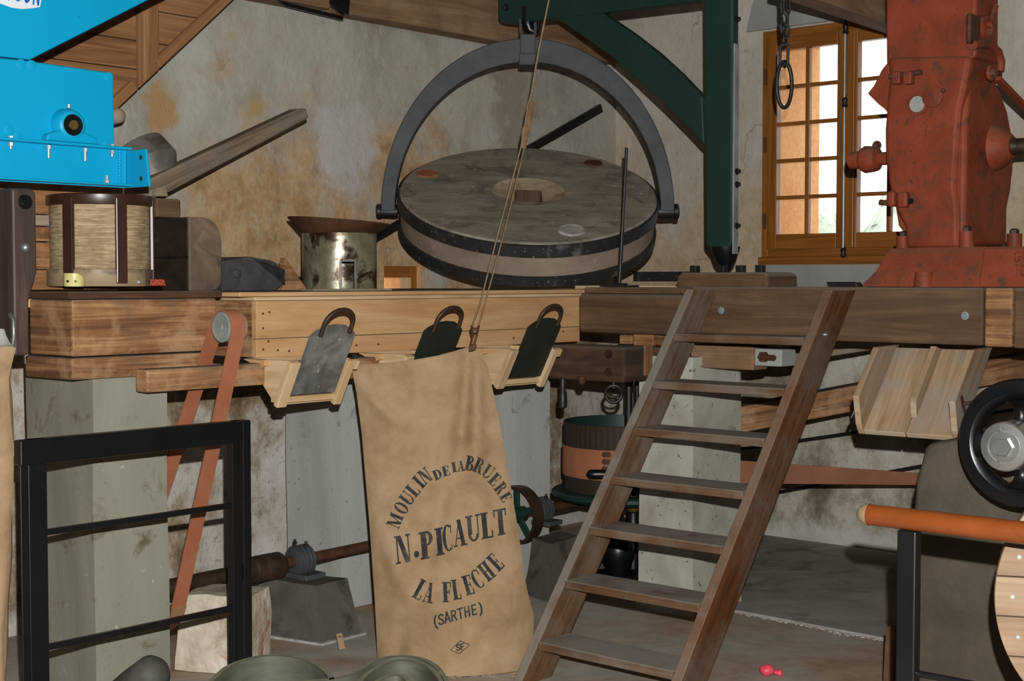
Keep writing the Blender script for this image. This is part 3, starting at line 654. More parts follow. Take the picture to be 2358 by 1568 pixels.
mb.lathe(SC, SAX, [(.13, HS - .016), (.078, HS - .024)], 48, False, SX, mod=dish); t.part('eye', mb, M['eyestone'], smooth=30, label='pale dished eye with a square hole')
mb = MB(); mb.lathe(SC, SAX, [(.078, HS - .024), (.072, HS - .11)], 48, False, SX, mod=lambda k, th, r, z: dish(1, th, r, z)); t.part('eye_lining', mb, M['beam'], smooth=30)
mb = MB(); mb.lathe(SC + SAX * (HS - .12), SAX, [(.13, 0), (.13, .01)], 4, True, SX + SAX.cross(SX)); t.part('eye_board', mb, M['dkbeam'])
mb = MB(); mb.lathe(SC, SAX, [(RS - .012, HS - .008), (RS + .006, HS - .012), (RS + .006, HS - .072), (RS - .012, HS - .076)], 96, False, SX); t.part('iron_hoop', mb, M['band'], smooth=40)
mb = MB(); mb.lathe(SC, SAX, [(RS - .03, -HS - .012), (RS + .002, -HS - .006), (RS + .004, -HS + .04), (RS - .012, -HS + .044)], 96, False, SX); t.part('iron_hoop', mb, M['band'], smooth=40)
TP = Plane(SC + SAX * HS, SAX)
for (px, py, r, m, lb) in ((983, 401, .052, 'brick', 'terracotta filled lifting hole'), (1366, 377, .046, 'rust', 'rusty open lifting hole'), (1316, 532, .062, 'limewhite', 'white mortar filled lifting hole')):
    q = TP.pt(px, py); mb = MB(); mb.lathe(q, SAX, [(r * 1.12, .002), (r * 1.0, .009), (r * .92, .005)], 24, False, SX); mb.lathe(q, SAX, [(r * .94, .0), (r * .92, .007)], 24, True, SX); mb.rough(.003, 30)
    t.part('lifting_hole', mb, M[m], smooth=50, label=lb)
# yoke
YP = Plane(SC, Y)
t = Thing('lifting_yoke', 'dark iron bow holding the tilted millstone by two pins', 'yoke', SC + Z * .2)
def arcpts(a, b, n=40): return [SC + X * (a * math.cos(math.pi * i / n)) + Z * (b * math.sin(math.pi * i / n)) for i in range(n + 1)]
mb = MB(); o_, i_ = arcpts(.757, .885), arcpts(.685, .762); n = 40; d_ = Y * .045
vs = []; fs = []
for i in range(n + 1): vs += [o_[i] - d_, i_[i] - d_, i_[i] + d_, o_[i] + d_]
for i in range(n):
    for k in range(4): fs.append((4 * i + k, 4 * i + (k + 1) % 4, 4 * i + 4 + (k + 1) % 4, 4 * i + 4 + k))
fs += [(0, 3, 2, 1), (4 * n, 4 * n + 1, 4 * n + 2, 4 * n + 3)]
mb.add(vs, fs, X); t.part('bow', mb, M['iron'], bevel=.006)
for s in (-1, 1):
    mb = MB(); p = SC + X * (s * .672); mb.lathe(p, X * s, [(.034, 0), (.038, .02), (.036, .085), (.04, .088), (.04, .105), (.034, .112)], 18); t.part('pin', mb, M['blkiron'], smooth=40)
mb = MB(); p = SC + Z * .83; mb.box(p, (X, Y, Z), (.04, .056, .075)); mb.box(p - Z * .055, (X, Y, Z), (.046, .062, .03)); t.part('collar', mb, M['iron'], bevel=.006)
p = SC + Z * .90
for s in (-1, 1):
    mb = MB(); mb.prism([p + X * (s * .036 - .008) - Y * .03, p + X * (s * .036 + .008) - Y * .03, p + X * (s * .040 + .008) - Y * .02 + Z * .085, p + X * (s * .040 - .006) - Y * .02 + Z * .1], Y * .06)
    t.part('shackle_cheek', mb, M['iron'], bevel=.004)
# crane
JP = Plane(onY(1217, 60, 7.45) - U * .035, U)
CR = Thing('jib_crane', 'dark green wooden crane post with curved brace and beam', 'crane', RP.pt(1664, 620) + U * .4)
mb = MB(); poly(mb, JP, [(1618, -340), (1687, -340), (1687, 555), (1672, 582), (1640, 582), (1624, 560)], U * .055, Z); CR.part('post', mb, M['green'], bevel=.012, seg=3)
mb = MB(); poly(mb, JP.off(.004), [(1147, -120), (1147, 44), (1153, 53), (1175, 54), (1270, 43), (1385, 30), (1617, 1), (1617, -150)], U * .07, V); CR.part('beam', mb, M['green'], bevel=.008)
up = [(1340, -5), (1385, 28), (1450, 72), (1510, 118), (1565, 168), (1617, 222)]; lo = [(1622, 335), (1590, 300), (1530, 240), (1470, 184), (1400, 124), (1330, 75), (1283, 44), (1262, 20)]
mb = MB(); poly(mb, JP.off(.010), up + lo, U * .05, V); CR.part('brace', mb, M['green'], bevel=.008)
q = JP.pt(1687, 300); SP = Plane(q + V * .004, V)
mb = MB(); pbox(mb, SP, U, 1688.5, 1701, 100, 585, V * .008); CR.part('strap', mb, M['strapgrey'], bevel=.002)
mb = MB()
for py in (45, 395, 425, 520):
    mb = MB(); hexbolt(mb, SP.pt(1693, py) + V * .008, V, .011, .014); CR.part('strap_bolt', mb, M['blkiron'])
mb = MB(); q = JP.pt(1165, 17); hexbolt(mb, q, -U, .013, .012); CR.part('bolt_head', mb, M['blkiron'])
fp = JP.pt(1662, 600) + U * .035
mb = MB(); mb.lathe(Vector((fp.x, fp.y, fp.z - .02)), Z, [(.022, -.03), (.03, 0), (.045, .02), (.062, .065), (.066, .085)], 18); CR.part('pivot', mb, M['black'], smooth=40)
mb = MB(); h = SC + Z * 1.02; mb.cyl(h + Z * .03, h - Z * .06, .034, .03); mb.tube([h - Z * .055, h - Z * .085 + X * .01, h - Z * .098 + X * .03, h - Z * .085 + X * .05, h - Z * .055 + X * .058], lambda q: .03 - .012 * q, 10); CR.part('hook', mb, M['black'], smooth=50)
# base block
BP = Plane(fp - U * .13, U)
bz0 = DECK + .004
t = Thing('pivot_block', 'thick brown wooden pivot block under the green crane post', 'block', Vector((fp.x, fp.y, bz0)))
zt = BP.pt(1660, 627).z
b0 = BP.pt(1557, 640); b0 = Vector((b0.x, b0.y, bz0)); Lb = (BP.pt(1768, 640) - b0).dot(V); hb = zt - bz0
mb = MB(); mb.prism([b0, b0 + V * Lb, b0 + V * Lb + Z * (hb * .8), b0 + V * (Lb - .02) + Z * hb, b0 + V * .03 + Z * hb, b0 + Z * (hb * .75)], U * .26, V); t.part('timber', mb, M['beam'], bevel=.014, seg=3)
for px in (1586, 1650, 1692, 1737):
    q = BP.pt(px, 627); q = Vector((q.x, q.y, bz0 + hb)) + U * .05; mb = MB(); mb.box(q + Z * .014, (V, U, Z), (.018, .018, .018)); t.part('bolt_head', mb, M['blkiron'], bevel=.003)
# iron rod standing on the deck
rp = onY(1426, 655, 6.62); rp = Vector((rp.x, rp.y, R1.pt(1345, 661).z + .002)); rt = onY(1443, 340, 6.62)
t = Thing('iron_rod', 'thin upright iron rod on a foot plate in front of the millstone', 'rod', rp)
mb = MB(); mb.cyl(rp + Z * .006, lerp(rp, rt, .42), .0095); mb.cyl(lerp(rp, rt, .42), rt, .008); t.part('rod', mb, M['blkiron'], smooth=40)
mb = MB(); mb.box(rp + Z * .004, (V, U, Z), (.085, .04, .004)); mb.box(rp + Z * .012, (V, U, Z), (.035, .02, .005)); t.part('foot_plate', mb, M['blkiron'], bevel=.002)
# black bar fixed on the plaster
PB = PL.off(.035)
mb = MB(); e = [PB.pt(676, 644), PB.pt(694, 655), PB.pt(1383, 258), PB.pt(1378, 240)]; mb.prism(e, V * .02); single('wall_bar', 'long slanting black iron bar on the plaster behind the millstone', 'bar', mb, M['black'], e[0])
# wall plate beams
PW2 = PL.off(.03); zb = PL.pt(747, 38).z; zt2 = zb + .25
def wallbeam(x0, x1, label, dep=.13):
    a, b = PW2.pt(x0, 30), PW2.pt(x1, 30); a = Vector((a.x, a.y, zb)); b = Vector((b.x, b.y, zb))
    mb = MB(); mb.prism([a, b, b + Z * .25, a + Z * .25], V * dep, U); return single('wall_plate', label, 'beam', mb, M['wallbeam'], a, None, bevel=.01)
wallbeam(742, 1385, 'long weathered wall plate beam along the top of the plaster wall')
wallbeam(520, 716, 'end of a wall plate beam beside the black iron strap, left piece', .15)
mb = MB(); a = PW2.pt(730, 30) + V * .13; a.z = zb
mb.prism([a - U * .05 + Z * .02, a + U * .06 - Z * .02, a + U * .10 + Z * .3, a - U * .03 + Z * .3], V * .04); mb.prism([a - U * .36 - Z * .0, a + U * .06 - Z * .02, a + U * .06 - Z * .04, a - U * .3 - Z * .022], V * .04 - V * .06)
single('iron_strap', 'black iron strap hooked round the joint of the wall beams', 'strap', mb, M['black'], a, bevel=.003)
mb = MB(); p0, p1 = onY(1800, -48, 6.3), onY(2060, 45, 7.25); mb.bar(p0, p1 + (p1 - p0) * .25, .12, .12, X); single('ceiling_beam', 'pale brown ceiling beam end above the casement window', 'beam', mb, M['wallbeam'], p0, bevel=.006)
# boarded sloping casing at top left
HP = PL.off(.36)
h0 = HP.pt(268, 246); ux = lambda p: (p - h0).dot(U)
HT0, HT1 = 0.0, ux(HP.pt(540, -10)); HZ1 = HP.pt(540, -10).z; HZ0 = h0.z; top = 3.5
t = Thing('boarded_casing', 'sloping pine boarded casing with battens behind the blue machine', 'casing', Vector((h0.x, h0.y, HZ0)))
def hp(tt, z, d=0): return Vector((h0.x, h0.y, z)) + U * tt + V * d
dg = lambda z: HT0 + (z - HZ0) / (HZ1 - HZ0) * (HT1 - HT0)
zz = HZ0 - .10; k = 0; ph = [.125, .14, .12, .135, .13, .12, .14, .13, .125, .13, .13]
while zz < top:
    z1 = min(top, zz + ph[k % len(ph)]); g = .002
    za = max(zz + g, HZ0 - .05)
    mb = MB(); mb.prism([hp(-1.3, zz + g), hp(dg(za), zz + g), hp(dg(z1 - g), z1 - g), hp(-1.3, z1 - g)], -V * .02, U); t.part('board', mb, M['board'], bevel=.002); zz = z1; k += 1
bt0, bt1 = ux(HP.pt(312, 120)), ux(HP.pt(358, 120))
mb = MB(); mb.prism([hp(bt0, dg(0) * 0 + HZ0 + (bt0 - HT0) / (HT1 - HT0) * (HZ1 - HZ0)), hp(bt1, HZ0 + (bt1 - HT0) / (HT1 - HT0) * (HZ1 - HZ0)), hp(bt1, top), hp(bt0, top)], V * .03, Z); t.part('batten', mb, M['board'], bevel=.006)
sl = (hp(HT1, HZ1) - hp(HT0, HZ0)).normalized(); pr = sl.cross(V); pr = pr if pr.z > 0 else -pr
for (s0, s1) in (((HT0 - .02), bt0 - .004), (bt1 + .004, HT1 + .25)):
    q0, q1 = [hp(s, HZ0 + (s - HT0) / (HT1 - HT0) * (HZ1 - HZ0)) for s in (s0, s1)]
    mb = MB(); mb.prism([q0, q1, q1 + pr * .045, q0 + pr * .045], V * .032, sl); t.part('edge_strip', mb, M['board'], bevel=.008)
mb = MB(); q0, q1 = hp(HT0, HZ0), hp(HT1 + .3, HZ0 + (HT1 + .3 - HT0) / (HT1 - HT0) * (HZ1 - HZ0)); mb.prism([q0 - V * .02, q1 - V * .02, q1 - V * .02 + pr * .02, q0 - V * .02 + pr * .02], -V * .3, sl); t.part('sloping_underside', mb, M['board'])
mb = MB(); q = onY(262, 268, 5.9); mb.lathe(q, V, [(.03, -.1), (.035, 0), (.03, .04), (.018, .05)], 12); single('wooden_peg', 'stubby wooden peg end showing beside the blue box corner', 'peg', mb, M['greywood'], q, smooth=50)

# ---------------------------------------------------------------- blue machine
BPn = Plane(onY(265, 300, 4.93), V)
t = Thing('blue_machine', 'bright blue sheet metal machine with bearing and flared hopper', 'machine', BPn.pt(100, 440))
b1 = BPn.off(-.03)
mb = MB(); poly(mb, b1, [(-120, 120), (72, 140), (262, 168), (265, 350), (-120, 322)], -V * .45, U); t.part('box', mb, M['blue'], bevel=.008)
mb = MB(); poly(mb, b1.off(-.006), [(-160, 112), (72, 138), (720, -190), (720, -420), (-160, -420)], -V * .45, U); t.part('hopper', mb, M['blue'], bevel=.006)
mb = MB(); e0, e1 = b1.pt(72, 138), b1.pt(720, -190); mb.bar(e0, e1, .012, .006, V); t.part('hopper_edge', mb, M['black'], label='dark folded edge')
q = b1.pt(291, 343); q2 = b1.pt(291, 433); Lw = (q - b1.pt(-160, 330)).dot(U)
mb = MB(); mb.prism([q2, q, q - U * Lw, q2 - U * Lw], -V * .012, U); t.part('web', mb, M['blue'])
def flange(py0, w, th):
    q = b1.pt(291, py0); a = Vector((q.x, q.y, q.z)); mb = MB(); L = (q - b1.pt(-160, 330)).dot(U)
    mb.prism([a, a - U * L, a - U * L + V * w, a + V * w], Z * th, U); return t.part('flange', mb, M['blue'], bevel=.003)
flange(347, .035, .010); flange(431, .045, .008)
q = b1.pt(291, 347); q2 = b1.pt(291, 433); hgt = q.z - q2.z
mb = MB(); mb.prism([q2 - Z * .0, q, q + V * .115, q2 + V * .135], U * .01, Z); ep = t.part('end_plate', mb, M['blue'], bevel=.003)
for z in (.22, .78):
    mb = MB(); mb.cyl(q2 + V * .09 + Z * (hgt * z) - U * .002, q2 + V * .09 + Z * (hgt * z) - U * .0005, .008); t.part('bolt_hole', mb, M['black'])
mb = MB(); q3 = q2 - U * .028 + V * .002
for i in range(14): mb.ball(q3 + Z * (hgt * (i + .5) / 14) + U * .002 * (i % 2), .006, 8, 6)
t.part('weld_bead', mb, M['blue'], smooth=60)['kind'] = 'stuff'
fb = b1.off(.02)
for (px, l) in ((25, .012), (112, .032), (196, .034), (258, .012)):
    mb = MB(); p = fb.pt(px, 338 - (112 - px) * -.0 + (px - 112) * .05); p.z = q.z
    mb.lathe(p - Z * (.002 + .014), Z, [(.009, 0), (.009, .012)], 6); mb.cyl(p - Z * (.014 + l), p - Z * .012, .005); mb.lathe(p + Z * .010, Z, [(.010, 0), (.010, .006)], 6); t.part('bolt', mb, M['zinc'], label='small zinc bolt')
mb = MB(); p = fb.pt(246, 437); p.z = q2.z + .012; mb.lathe(p, Z, [(.011, 0), (.011, .01), (.006, .012), (.006, .026)], 6); t.part('bolt', mb, M['zinc'], label='small zinc bolt')
for (px, py) in ((245, 333), (40, 315), (72, 150), (250, 178), (20, 300), (48, 148)):
    mb = MB(); p = b1.pt(px, py); mb.lathe(p, V, [(.017, 0), (.017, .002), (.014, .003)], 18); t.part('washer', mb, M['blue'], smooth=40)
# pillow block
bc = b1.pt(152, 290)
mb = MB(); mb.lathe(bc, V, [(.058, 0), (.056, .02), (.048, .04), (.042, .044)], 28); t.part('bearing_housing', mb, M['blue'], smooth=40)
mb = MB(); bz = q.z + .01; p = Vector((bc.x, bc.y, bz)); mb.prism([p - U * .10 + V * .002, p + U * .10 + V * .002, p + U * .09 + V * .002 + Z * .022, p + U * .05 + V * .002 + Z * .035, p - U * .05 + V * .002 + Z * .035, p - U * .09 + V * .002 + Z * .022], V * .04, U); t.part('bearing_foot', mb, M['blue'], bevel=.006)
mb = MB(); mb.lathe(bc + V * .044, V, [(.036, 0), (.034, .004), (.016, .001)], 28); t.part('bearing_seal', mb, M['black'], smooth=40)
mb = MB(); mb.cyl(bc, bc + V * .05, .016); t.part('shaft_end', mb, M['brass'], label='dull brass shaft end')
mb = MB(); p = bc + Z * .058 + V * .02; mb.cyl(p, p + Z * .012, .006); t.part('grease_nipple', mb, M['zinc'])

# ---------------------------------------------------------------- glyphs for the writing that stands in the place
def gl_rect(x0, y0, x1, y1): return [(x0, y0), (x1, y0), (x1, y1), (x0, y1)]
def gl_arc(cx, cy, a, b, ta, tb, d0, d1, n=12):
    out = []
    for i in range(n):
        p = [math.radians(d0 + (d1 - d0) * (i + k) / n) for k in (0, 1)]
        o = [(cx + a * math.cos(q), cy + b * math.sin(q)) for q in p]; c = [(cx + (a - ta) * math.cos(q), cy + (b - tb) * math.sin(q)) for q in p]
        out.append([o[0], o[1], c[1], c[0]])
    return out
def gl_dia(x0, x1, w, y0=0, y1=1): return [(x0, y0), (x0 + w, y0), (x1 + w, y1), (x1, y1)]
T_, h_ = .23, .068
def stem(x, w=T_, s=.07, top=True, bot=True):
    r = [gl_rect(x, 0, x + w, 1)]
    if bot: r.append(gl_rect(x - s, 0, x + w + s, h_))
    if top: r.append(gl_rect(x - s, 1 - h_, x + w + s, 1))
    return r
def serif(ch):
    t, h = T_, h_
    if ch == 'I': return .36, stem(.08)
    if ch == 'L': return .58, stem(.08) + [gl_rect(.28, 0, .56, h), gl_rect(.50, 0, .56, .28)]
    if ch == 'T': return .64, stem(.22, top=False) + [gl_rect(.02, 1 - h, .62, 1), gl_rect(.02, .72, .08, 1), gl_rect(.56, .72, .62, 1)]
    if ch == 'E': return .6, stem(.08) + [gl_rect(.28, 0, .57, h), gl_rect(.51, 0, .57, .28), gl_rect(.28, 1 - h, .55, 1), gl_rect(.49, .74, .55, 1), gl_rect(.28, .47, .44, .53), gl_rect(.42, .37, .47, .63)]
    if ch == 'F': return .58, stem(.08) + [gl_rect(.28, 1 - h, .55, 1), gl_rect(.49, .72, .55, 1), gl_rect(.28, .47, .44, .53), gl_rect(.42, .36, .47, .64)]
    if ch == 'H': return .74, stem(.08) + stem(.46) + [gl_rect(.28, .47, .46, .53)]
    if ch == 'N': return .74, [gl_rect(.08, 0, .14, 1), gl_rect(.0, 0, .22, h), gl_rect(.0, 1 - h, .2, 1), gl_rect(.6, 0, .66, 1), gl_rect(.52, 1 - h, .74, 1), gl_dia(.44, .08, .22)]
    if ch == 'M': return .9, [gl_rect(.08, 0, .13, 1), gl_rect(0, 0, .21, h), gl_dia(.36, .06, .18), gl_dia(.38, .66, .06), gl_rect(.64, 0, .84, 1), gl_rect(.57, 0, .91, h), gl_rect(0, 1 - h, .2, 1), gl_rect(.7, 1 - h, .91, 1)]
    if ch == 'U': return .7, [gl_rect(.08, .28, .28, 1), gl_rect(0, 1 - h, .36, 1), gl_rect(.56, .28, .61, 1), gl_rect(.48, 1 - h, .7, 1)] + gl_arc(.345, .28, .265, .28, .13, .08, 180, 360)
    if ch == 'O': return .7, gl_arc(.35, .5, .33, .5, .19, .05, 0, 360, 24)
    if ch == 'C': return .62, gl_arc(.34, .5, .32, .5, .19, .05, 55, 305, 18) + [gl_rect(.5, .66, .56, .98), gl_rect(.5, .05, .55, .25)]
    if ch == 'D': return .7, stem(.08) + gl_arc(.28, .5, .38, .5, .18, .055, -90, 90, 14)
    if ch == 'P': return .6, stem(.08) + gl_arc(.28, .73, .29, .27, .16, .05, -90, 90)
    if ch == 'B': return .66, stem(.08) + gl_arc(.28, .76, .26, .24, .15, .05, -90, 90) + gl_arc(.28, .26, .33, .27, .18, .05, -90, 90)
    if ch == 'R': return .7, stem(.08) + gl_arc(.28, .74, .29, .26, .16, .05, -90, 90) + [gl_dia(.46, .32, .2, 0, .5), gl_rect(.46, 0, .72, h)]
    if ch == 'A': return .74, [gl_dia(.06, .33, .05), gl_dia(.42, .24, .2)] + [gl_rect(0, 0, .2, h), gl_rect(.36, 0, .72, h), gl_rect(.2, .28, .5, .33)]
    if ch == '.': return .26, gl_arc(.13, .12, .12, .12, .119, .119, 0, 360, 14)
def sans(ch):
    t = .15
    S = [(.5, .8), (.42, .93), (.28, .96), (.14, .9), (.1, .74), (.18, .6), (.38, .46), (.48, .3), (.44, .12), (.28, .04), (.12, .08), (.06, .22)]
    P = {'S': [S], 'A': [[(.04, 0), (.28, 1), (.52, 0)], [(.14, .32), (.42, .32)]], 'R': [[(.1, 0), (.1, .95), (.34, .95), (.46, .84), (.46, .62), (.34, .5), (.1, .5)], [(.3, .5), (.5, 0)]],
         'T': [[(.02, .95), (.54, .95)], [(.28, .95), (.28, 0)]], 'H': [[(.1, 0), (.1, 1)], [(.46, 0), (.46, 1)], [(.1, .5), (.46, .5)]], 'E': [[(.46, .95), (.1, .95), (.1, .05), (.46, .05)], [(.1, .5), (.4, .5)]],
         'F': [[(.46, .95), (.1, .95), (.1, 0)], [(.1, .5), (.4, .5)]], '(': [[(.34, 1.12), (.2, .9), (.14, .5), (.2, .1), (.34, -.12)]], ')': [[(.16, 1.12), (.3, .9), (.36, .5), (.3, .1), (.16, -.12)]],
         'O': [[(.28 + .2 * math.cos(q * .4488), .5 + .46 * math.sin(q * .4488)) for q in range(15)]], 'N': [[(.1, 0), (.1, 1), (.46, 0), (.46, 1)]], 'I': [[(.2, 0), (.2, 1)]], 'G': [[(.48, .8), (.38, .94), (.2, .92), (.1, .72), (.1, .28), (.2, .07), (.38, .06), (.48, .2), (.48, .45), (.3, .45)]]}
    out = []
    for pl in P[ch]:
        for (a, b), (c, d) in zip(pl, pl[1:]):
            dx, dy = c - a, d - b; L = math.hypot(dx, dy) or 1; nx, ny = -dy / L * t / 2, dx / L * t / 2; ex, ey = dx / L * t * .3, dy / L * t * .3
            out.append([(a - nx - ex, b - ny - ey), (c - nx + ex, d - ny + ey), (c + nx + ex, d + ny + ey), (a + nx - ex, b + ny - ey)])
    return .56, out
def split(q, mx=.2):
    (a, b, c, d) = q
    n1 = max(1, int(math.dist(a, b) / mx)); n2 = max(1, int(math.dist(a, d) / mx)); out = []
    f = lambda u, v: tuple(a[k] * (1 - u) * (1 - v) + b[k] * u * (1 - v) + c[k] * u * v + d[k] * (1 - u) * v for k in (0, 1))
    for i in range(n1):
        for j in range(n2): out.append([f(i / n1, j / n2), f((i + 1) / n1, j / n2), f((i + 1) / n1, (j + 1) / n2), f(i / n1, (j + 1) / n2)])
    return out
def put_letter(mb, ch, cx, cy, w, h, rot, up, place, font=serif):
    # centre, width and height on the drawn face; rot tilts the baseline, up tilts the stems (degrees, clockwise)
    gw, qs = font(ch); r, u = math.radians(rot), math.radians(up)
    for q in qs:
        for s in split(q):
            pts = []
            for (gx, gy) in s:
                lx, ly = (gx / gw - .5) * w, (gy - .5) * h
                pts.append(place(cx + lx * math.cos(r) + ly * math.sin(u), cy + lx * math.sin(r) - ly * math.cos(u)))
            mb.add(pts, [(0, 1, 2, 3)], Z)
# sticker on the hopper
SP0 = b1.off(.0015)
mb = MB(); poly(mb, SP0, [(-90, -60), (100, -62), (97, -8), (92, 16), (75, 19), (52, 21), (28, 18), (0, 8), (-40, -8), (-90, -30)], -V * .001, U); t.part('sticker', mb, M['white'], label='white shield sticker with blue letters')
mb = MB()
for ch, cx, by in (('I', 24, 0), ('S', 44, 2), ('O', 64, 6), ('N', 85, 10)): put_letter(mb, ch, cx, by - 22, 17 if ch != 'I' else 8, 44, 9, 7, lambda x, y: SP0.off(.0012).pt(x, y), sans)
t.part('sticker_lettering', mb, M['bluetxt'])

# ---------------------------------------------------------------- things on the left platform
dc = onY(232, 660, 5.22); dc = Vector((dc.x, dc.y, DECK + .022)); DR = .182; DH = onY(232, 447, 5.06).z - dc.z
t = Thing('straw_drum', 'tall round straw covered drum with brown straps under the blue machine', 'drum', dc)
mb = MB(); mb.lathe(dc, Z, [(DR * .97, 0), (DR * .97, DH)], 48); t.part('straw_cover', mb, M['bristle'], smooth=40)
mb = MB(); mb.lathe(dc, Z, [(DR + .004, DH * .89), (DR + .006, DH * .9), (DR + .006, DH), (DR - .01, DH + .004)], 48, False); t.part('top_band', mb, M['strap'], smooth=40)
mb = MB(); mb.lathe(dc, Z, [(DR + .003, 0), (DR + .006, .004), (DR + .006, DH * .185), (DR - .006, DH * .19)], 48, False); t.part('bottom_rim', mb, M['ringw'], smooth=40)
f0 = math.atan2(-dc.y, -dc.x)
for a in (-.62, .40, 1.5, 2.6, -1.8, -2.8):
    d = Vector((math.cos(f0 + a), math.sin(f0 + a), 0)); e = Vector((-d.y, d.x, 0)); mb = MB(); mb.box(dc + d * (DR + .001) + Z * DH / 2, (Z, e, d), (DH * .47, .021, .008)); t.part('strap', mb, M['strap'], bevel=.004)
p = dc + Vector((math.cos(f0 + .76), math.sin(f0 + .76), 0)) * (DR + .008) + Z * .015; mb = MB(); mb.ball(p, .008, 10, 8); t.part('dome_nut', mb, M['zinc'], smooth=60)
p = onY(171, 664, 4.98); p = Vector((p.x, p.y, DECK + .022)); mb = MB()
mb.lathe(p, Z, [(.034, 0), (.036, .004), (.036, .046), (.033, .046), (.032, .006), (0, .005)], 28, True, X, mod=lambda k, th, r, z: (r, z - (.016 * max(0, math.cos(th)) if k in (2, 3) else 0)))
t = Thing('yellow_cup', 'small cream yellow plastic cup cut aslant in front of the straw drum', 'cup', p); t.part('cup', mb, M['yellow'], smooth=35)
for a in (-1.9, -1.15):
    q = p + Vector((math.cos(a), math.sin(a), 0)) * .0355 + Z * .018; mb = MB(); mb.lathe(q, Vector((math.cos(a), math.sin(a), 0)), [(.0045, 0), (.0045, .002)], 10); t.part('hole', mb, M['black'])
p = onY(362, 663, 5.0); p.z = DECK + .024; mb = MB()
for k in range(5): mb.tube([p + X * (.02 * math.sin(k * 2 + i * .8) + .004 * (k - 2)) + Y * (.01 * math.cos(k + i)) + Z * (.012 + .010 * math.sin(i * 1.3 + k)) for i in range(8)], .0035, 6)
single('red_string', 'crumpled bit of red string beside the drum foot', 'string', mb, M['redtag'], p, smooth=60)['kind'] = 'stuff'
# dark post at the left edge
pc = onY(31, 700, 4.47); pz0, pz1 = onY(50, 818, 4.5).z, onY(50, 434, 4.5).z
t = Thing('dark_post', 'dark wooden post with two round bolts at the left edge below the blue machine', 'post', Vector((pc.x, pc.y, pz0)))
o = Vector((pc.x, pc.y, 0)); PPv = Plane(o, V); wr = (PPv.pt(86, 600) - o).dot(U); wr2 = (PPv.pt(66, 600) - o).dot(U)
mb = MB(); mb.prism([o + Z * pz0, o + U * wr2 + Z * pz0, o + U * wr2 + Z * (pz0 + .17), o + U * wr + Z * (pz0 + .26), o + U * wr + Z * (pz1 - .012), o + U * (wr - .012) + Z * pz1, o + Z * pz1], -V * .09, Z); t.part('timber', mb, M['post'], bevel=.008)
q = PPv.pt(57, 465); mb = MB(); mb.lathe(q, V, [(.023, 0), (.023, .006), (.018, .012)], 20); mb.box(q + V * .012, (U + Z * .5, V, Z), (.014, .003, .003)); t.part('bolt_cap', mb, M['black'], smooth=35)
q = PPv.pt(58, 570); mb = MB(); mb.lathe(q, V, [(.015, 0), (.014, .006), (.009, .012), (0, .014)], 16, False); t.part('dome_nut', mb, M['steel'], smooth=60)
q = PPv.pt(20, 760) - U * .0; mb = MB(); mb.tube([q + V * .01 + Z * .05, q + V * .03 + Z * .03, q + V * .03 - Z * .02, q + V * .02 - Z * .05], .008, 8); t.part('sack_hook', mb, M['steel'], smooth=50)
# board partition glimpsed behind the post
NP = CP.off(-.42)
t = Thing('board_partition', 'row of orange boards seen between the dark post and the straw drum', 'partition', NP.pt(90, 668))
for k, (ya, yb, m) in enumerate(((430, 487, 'board'), (489, 515, 'greywood'), (517, 552, 'oldpine'), (555, 619, 'oldpine'), (621, 668, 'board'))):
    mb = MB(); pbox(mb, NP, U, -60, 330, ya, yb, -V * .02); t.part('board', mb, M[m], bevel=.003)
# blackened wooden casing behind the drum
KP = Plane(onY(437, 660, 5.62), V)
def kz(py): return onY(437, py, 5.62).z
t = Thing('blackened_casing', 'rounded dark casing with a lighter worn side standing right of the straw drum', 'casing', Vector((KP.p.x, KP.p.y, DECK)))
o = Vector((KP.p.x, KP.p.y, DECK + .001)); wu = (KP.pt(511, 600) - KP.p).dot(U); hh = kz(500) - DECK
pts = [(0, 0)] + [(wu - .05 + .05 * math.sin(i * .3927), .05 - .05 * math.cos(i * .3927)) for i in range(5)] + [(wu - .085 + .085 * math.cos(i * .3142), hh - .10 + .10 * math.sin(i * .3142)) for i in range(6)] + [(0, hh)]
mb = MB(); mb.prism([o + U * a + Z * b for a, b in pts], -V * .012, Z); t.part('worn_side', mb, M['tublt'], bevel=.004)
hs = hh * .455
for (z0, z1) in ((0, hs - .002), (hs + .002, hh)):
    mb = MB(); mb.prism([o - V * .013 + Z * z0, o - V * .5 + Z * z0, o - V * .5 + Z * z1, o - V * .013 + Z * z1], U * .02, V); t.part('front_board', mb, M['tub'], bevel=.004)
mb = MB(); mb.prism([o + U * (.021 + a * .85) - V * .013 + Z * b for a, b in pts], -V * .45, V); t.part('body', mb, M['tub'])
# block, galvanised bucket and thick wooden lever lying on it
p = onY(372, 500, 5.75); mb = MB(); mb.box(Vector((p.x, p.y, (kz(500) + kz(455)) / 2 + .002)), (U, V, Z), (.06, .05, (kz(455) - kz(500)) / 2)); single('wooden_chock', 'small brown wooden chock on the blackened casing under the lever', 'block', mb, M['beam'], p, bevel=.01)
p = onY(372, 446, 5.75); mb = MB(); mb.prism([onY(346, 452, 5.7), onY(388, 452, 5.78), onY(381, 426, 5.78), onY(350, 436, 5.7)], V * -.05, Z); single('wooden_wedge', 'pale wooden wedge between lever and chock', 'wedge', mb, M['greywood'], p, bevel=.004)
a0, a1 = onY(330, 440, 5.7), onY(708, 258, 6.35)
mb = MB(); dv = (a1 - a0).normalized(); nv = V.cross(dv).normalized(); nv = nv if nv.z > 0 else -nv
mb.prism([a0 - nv * .045, a0 + dv * .12 - nv * .05, a1 - nv * .028, a1 + nv * .018, a1 - dv * .04 + nv * .03, a0 + dv * .1 + nv * .035, a0 + nv * .03], -V * .075, dv)
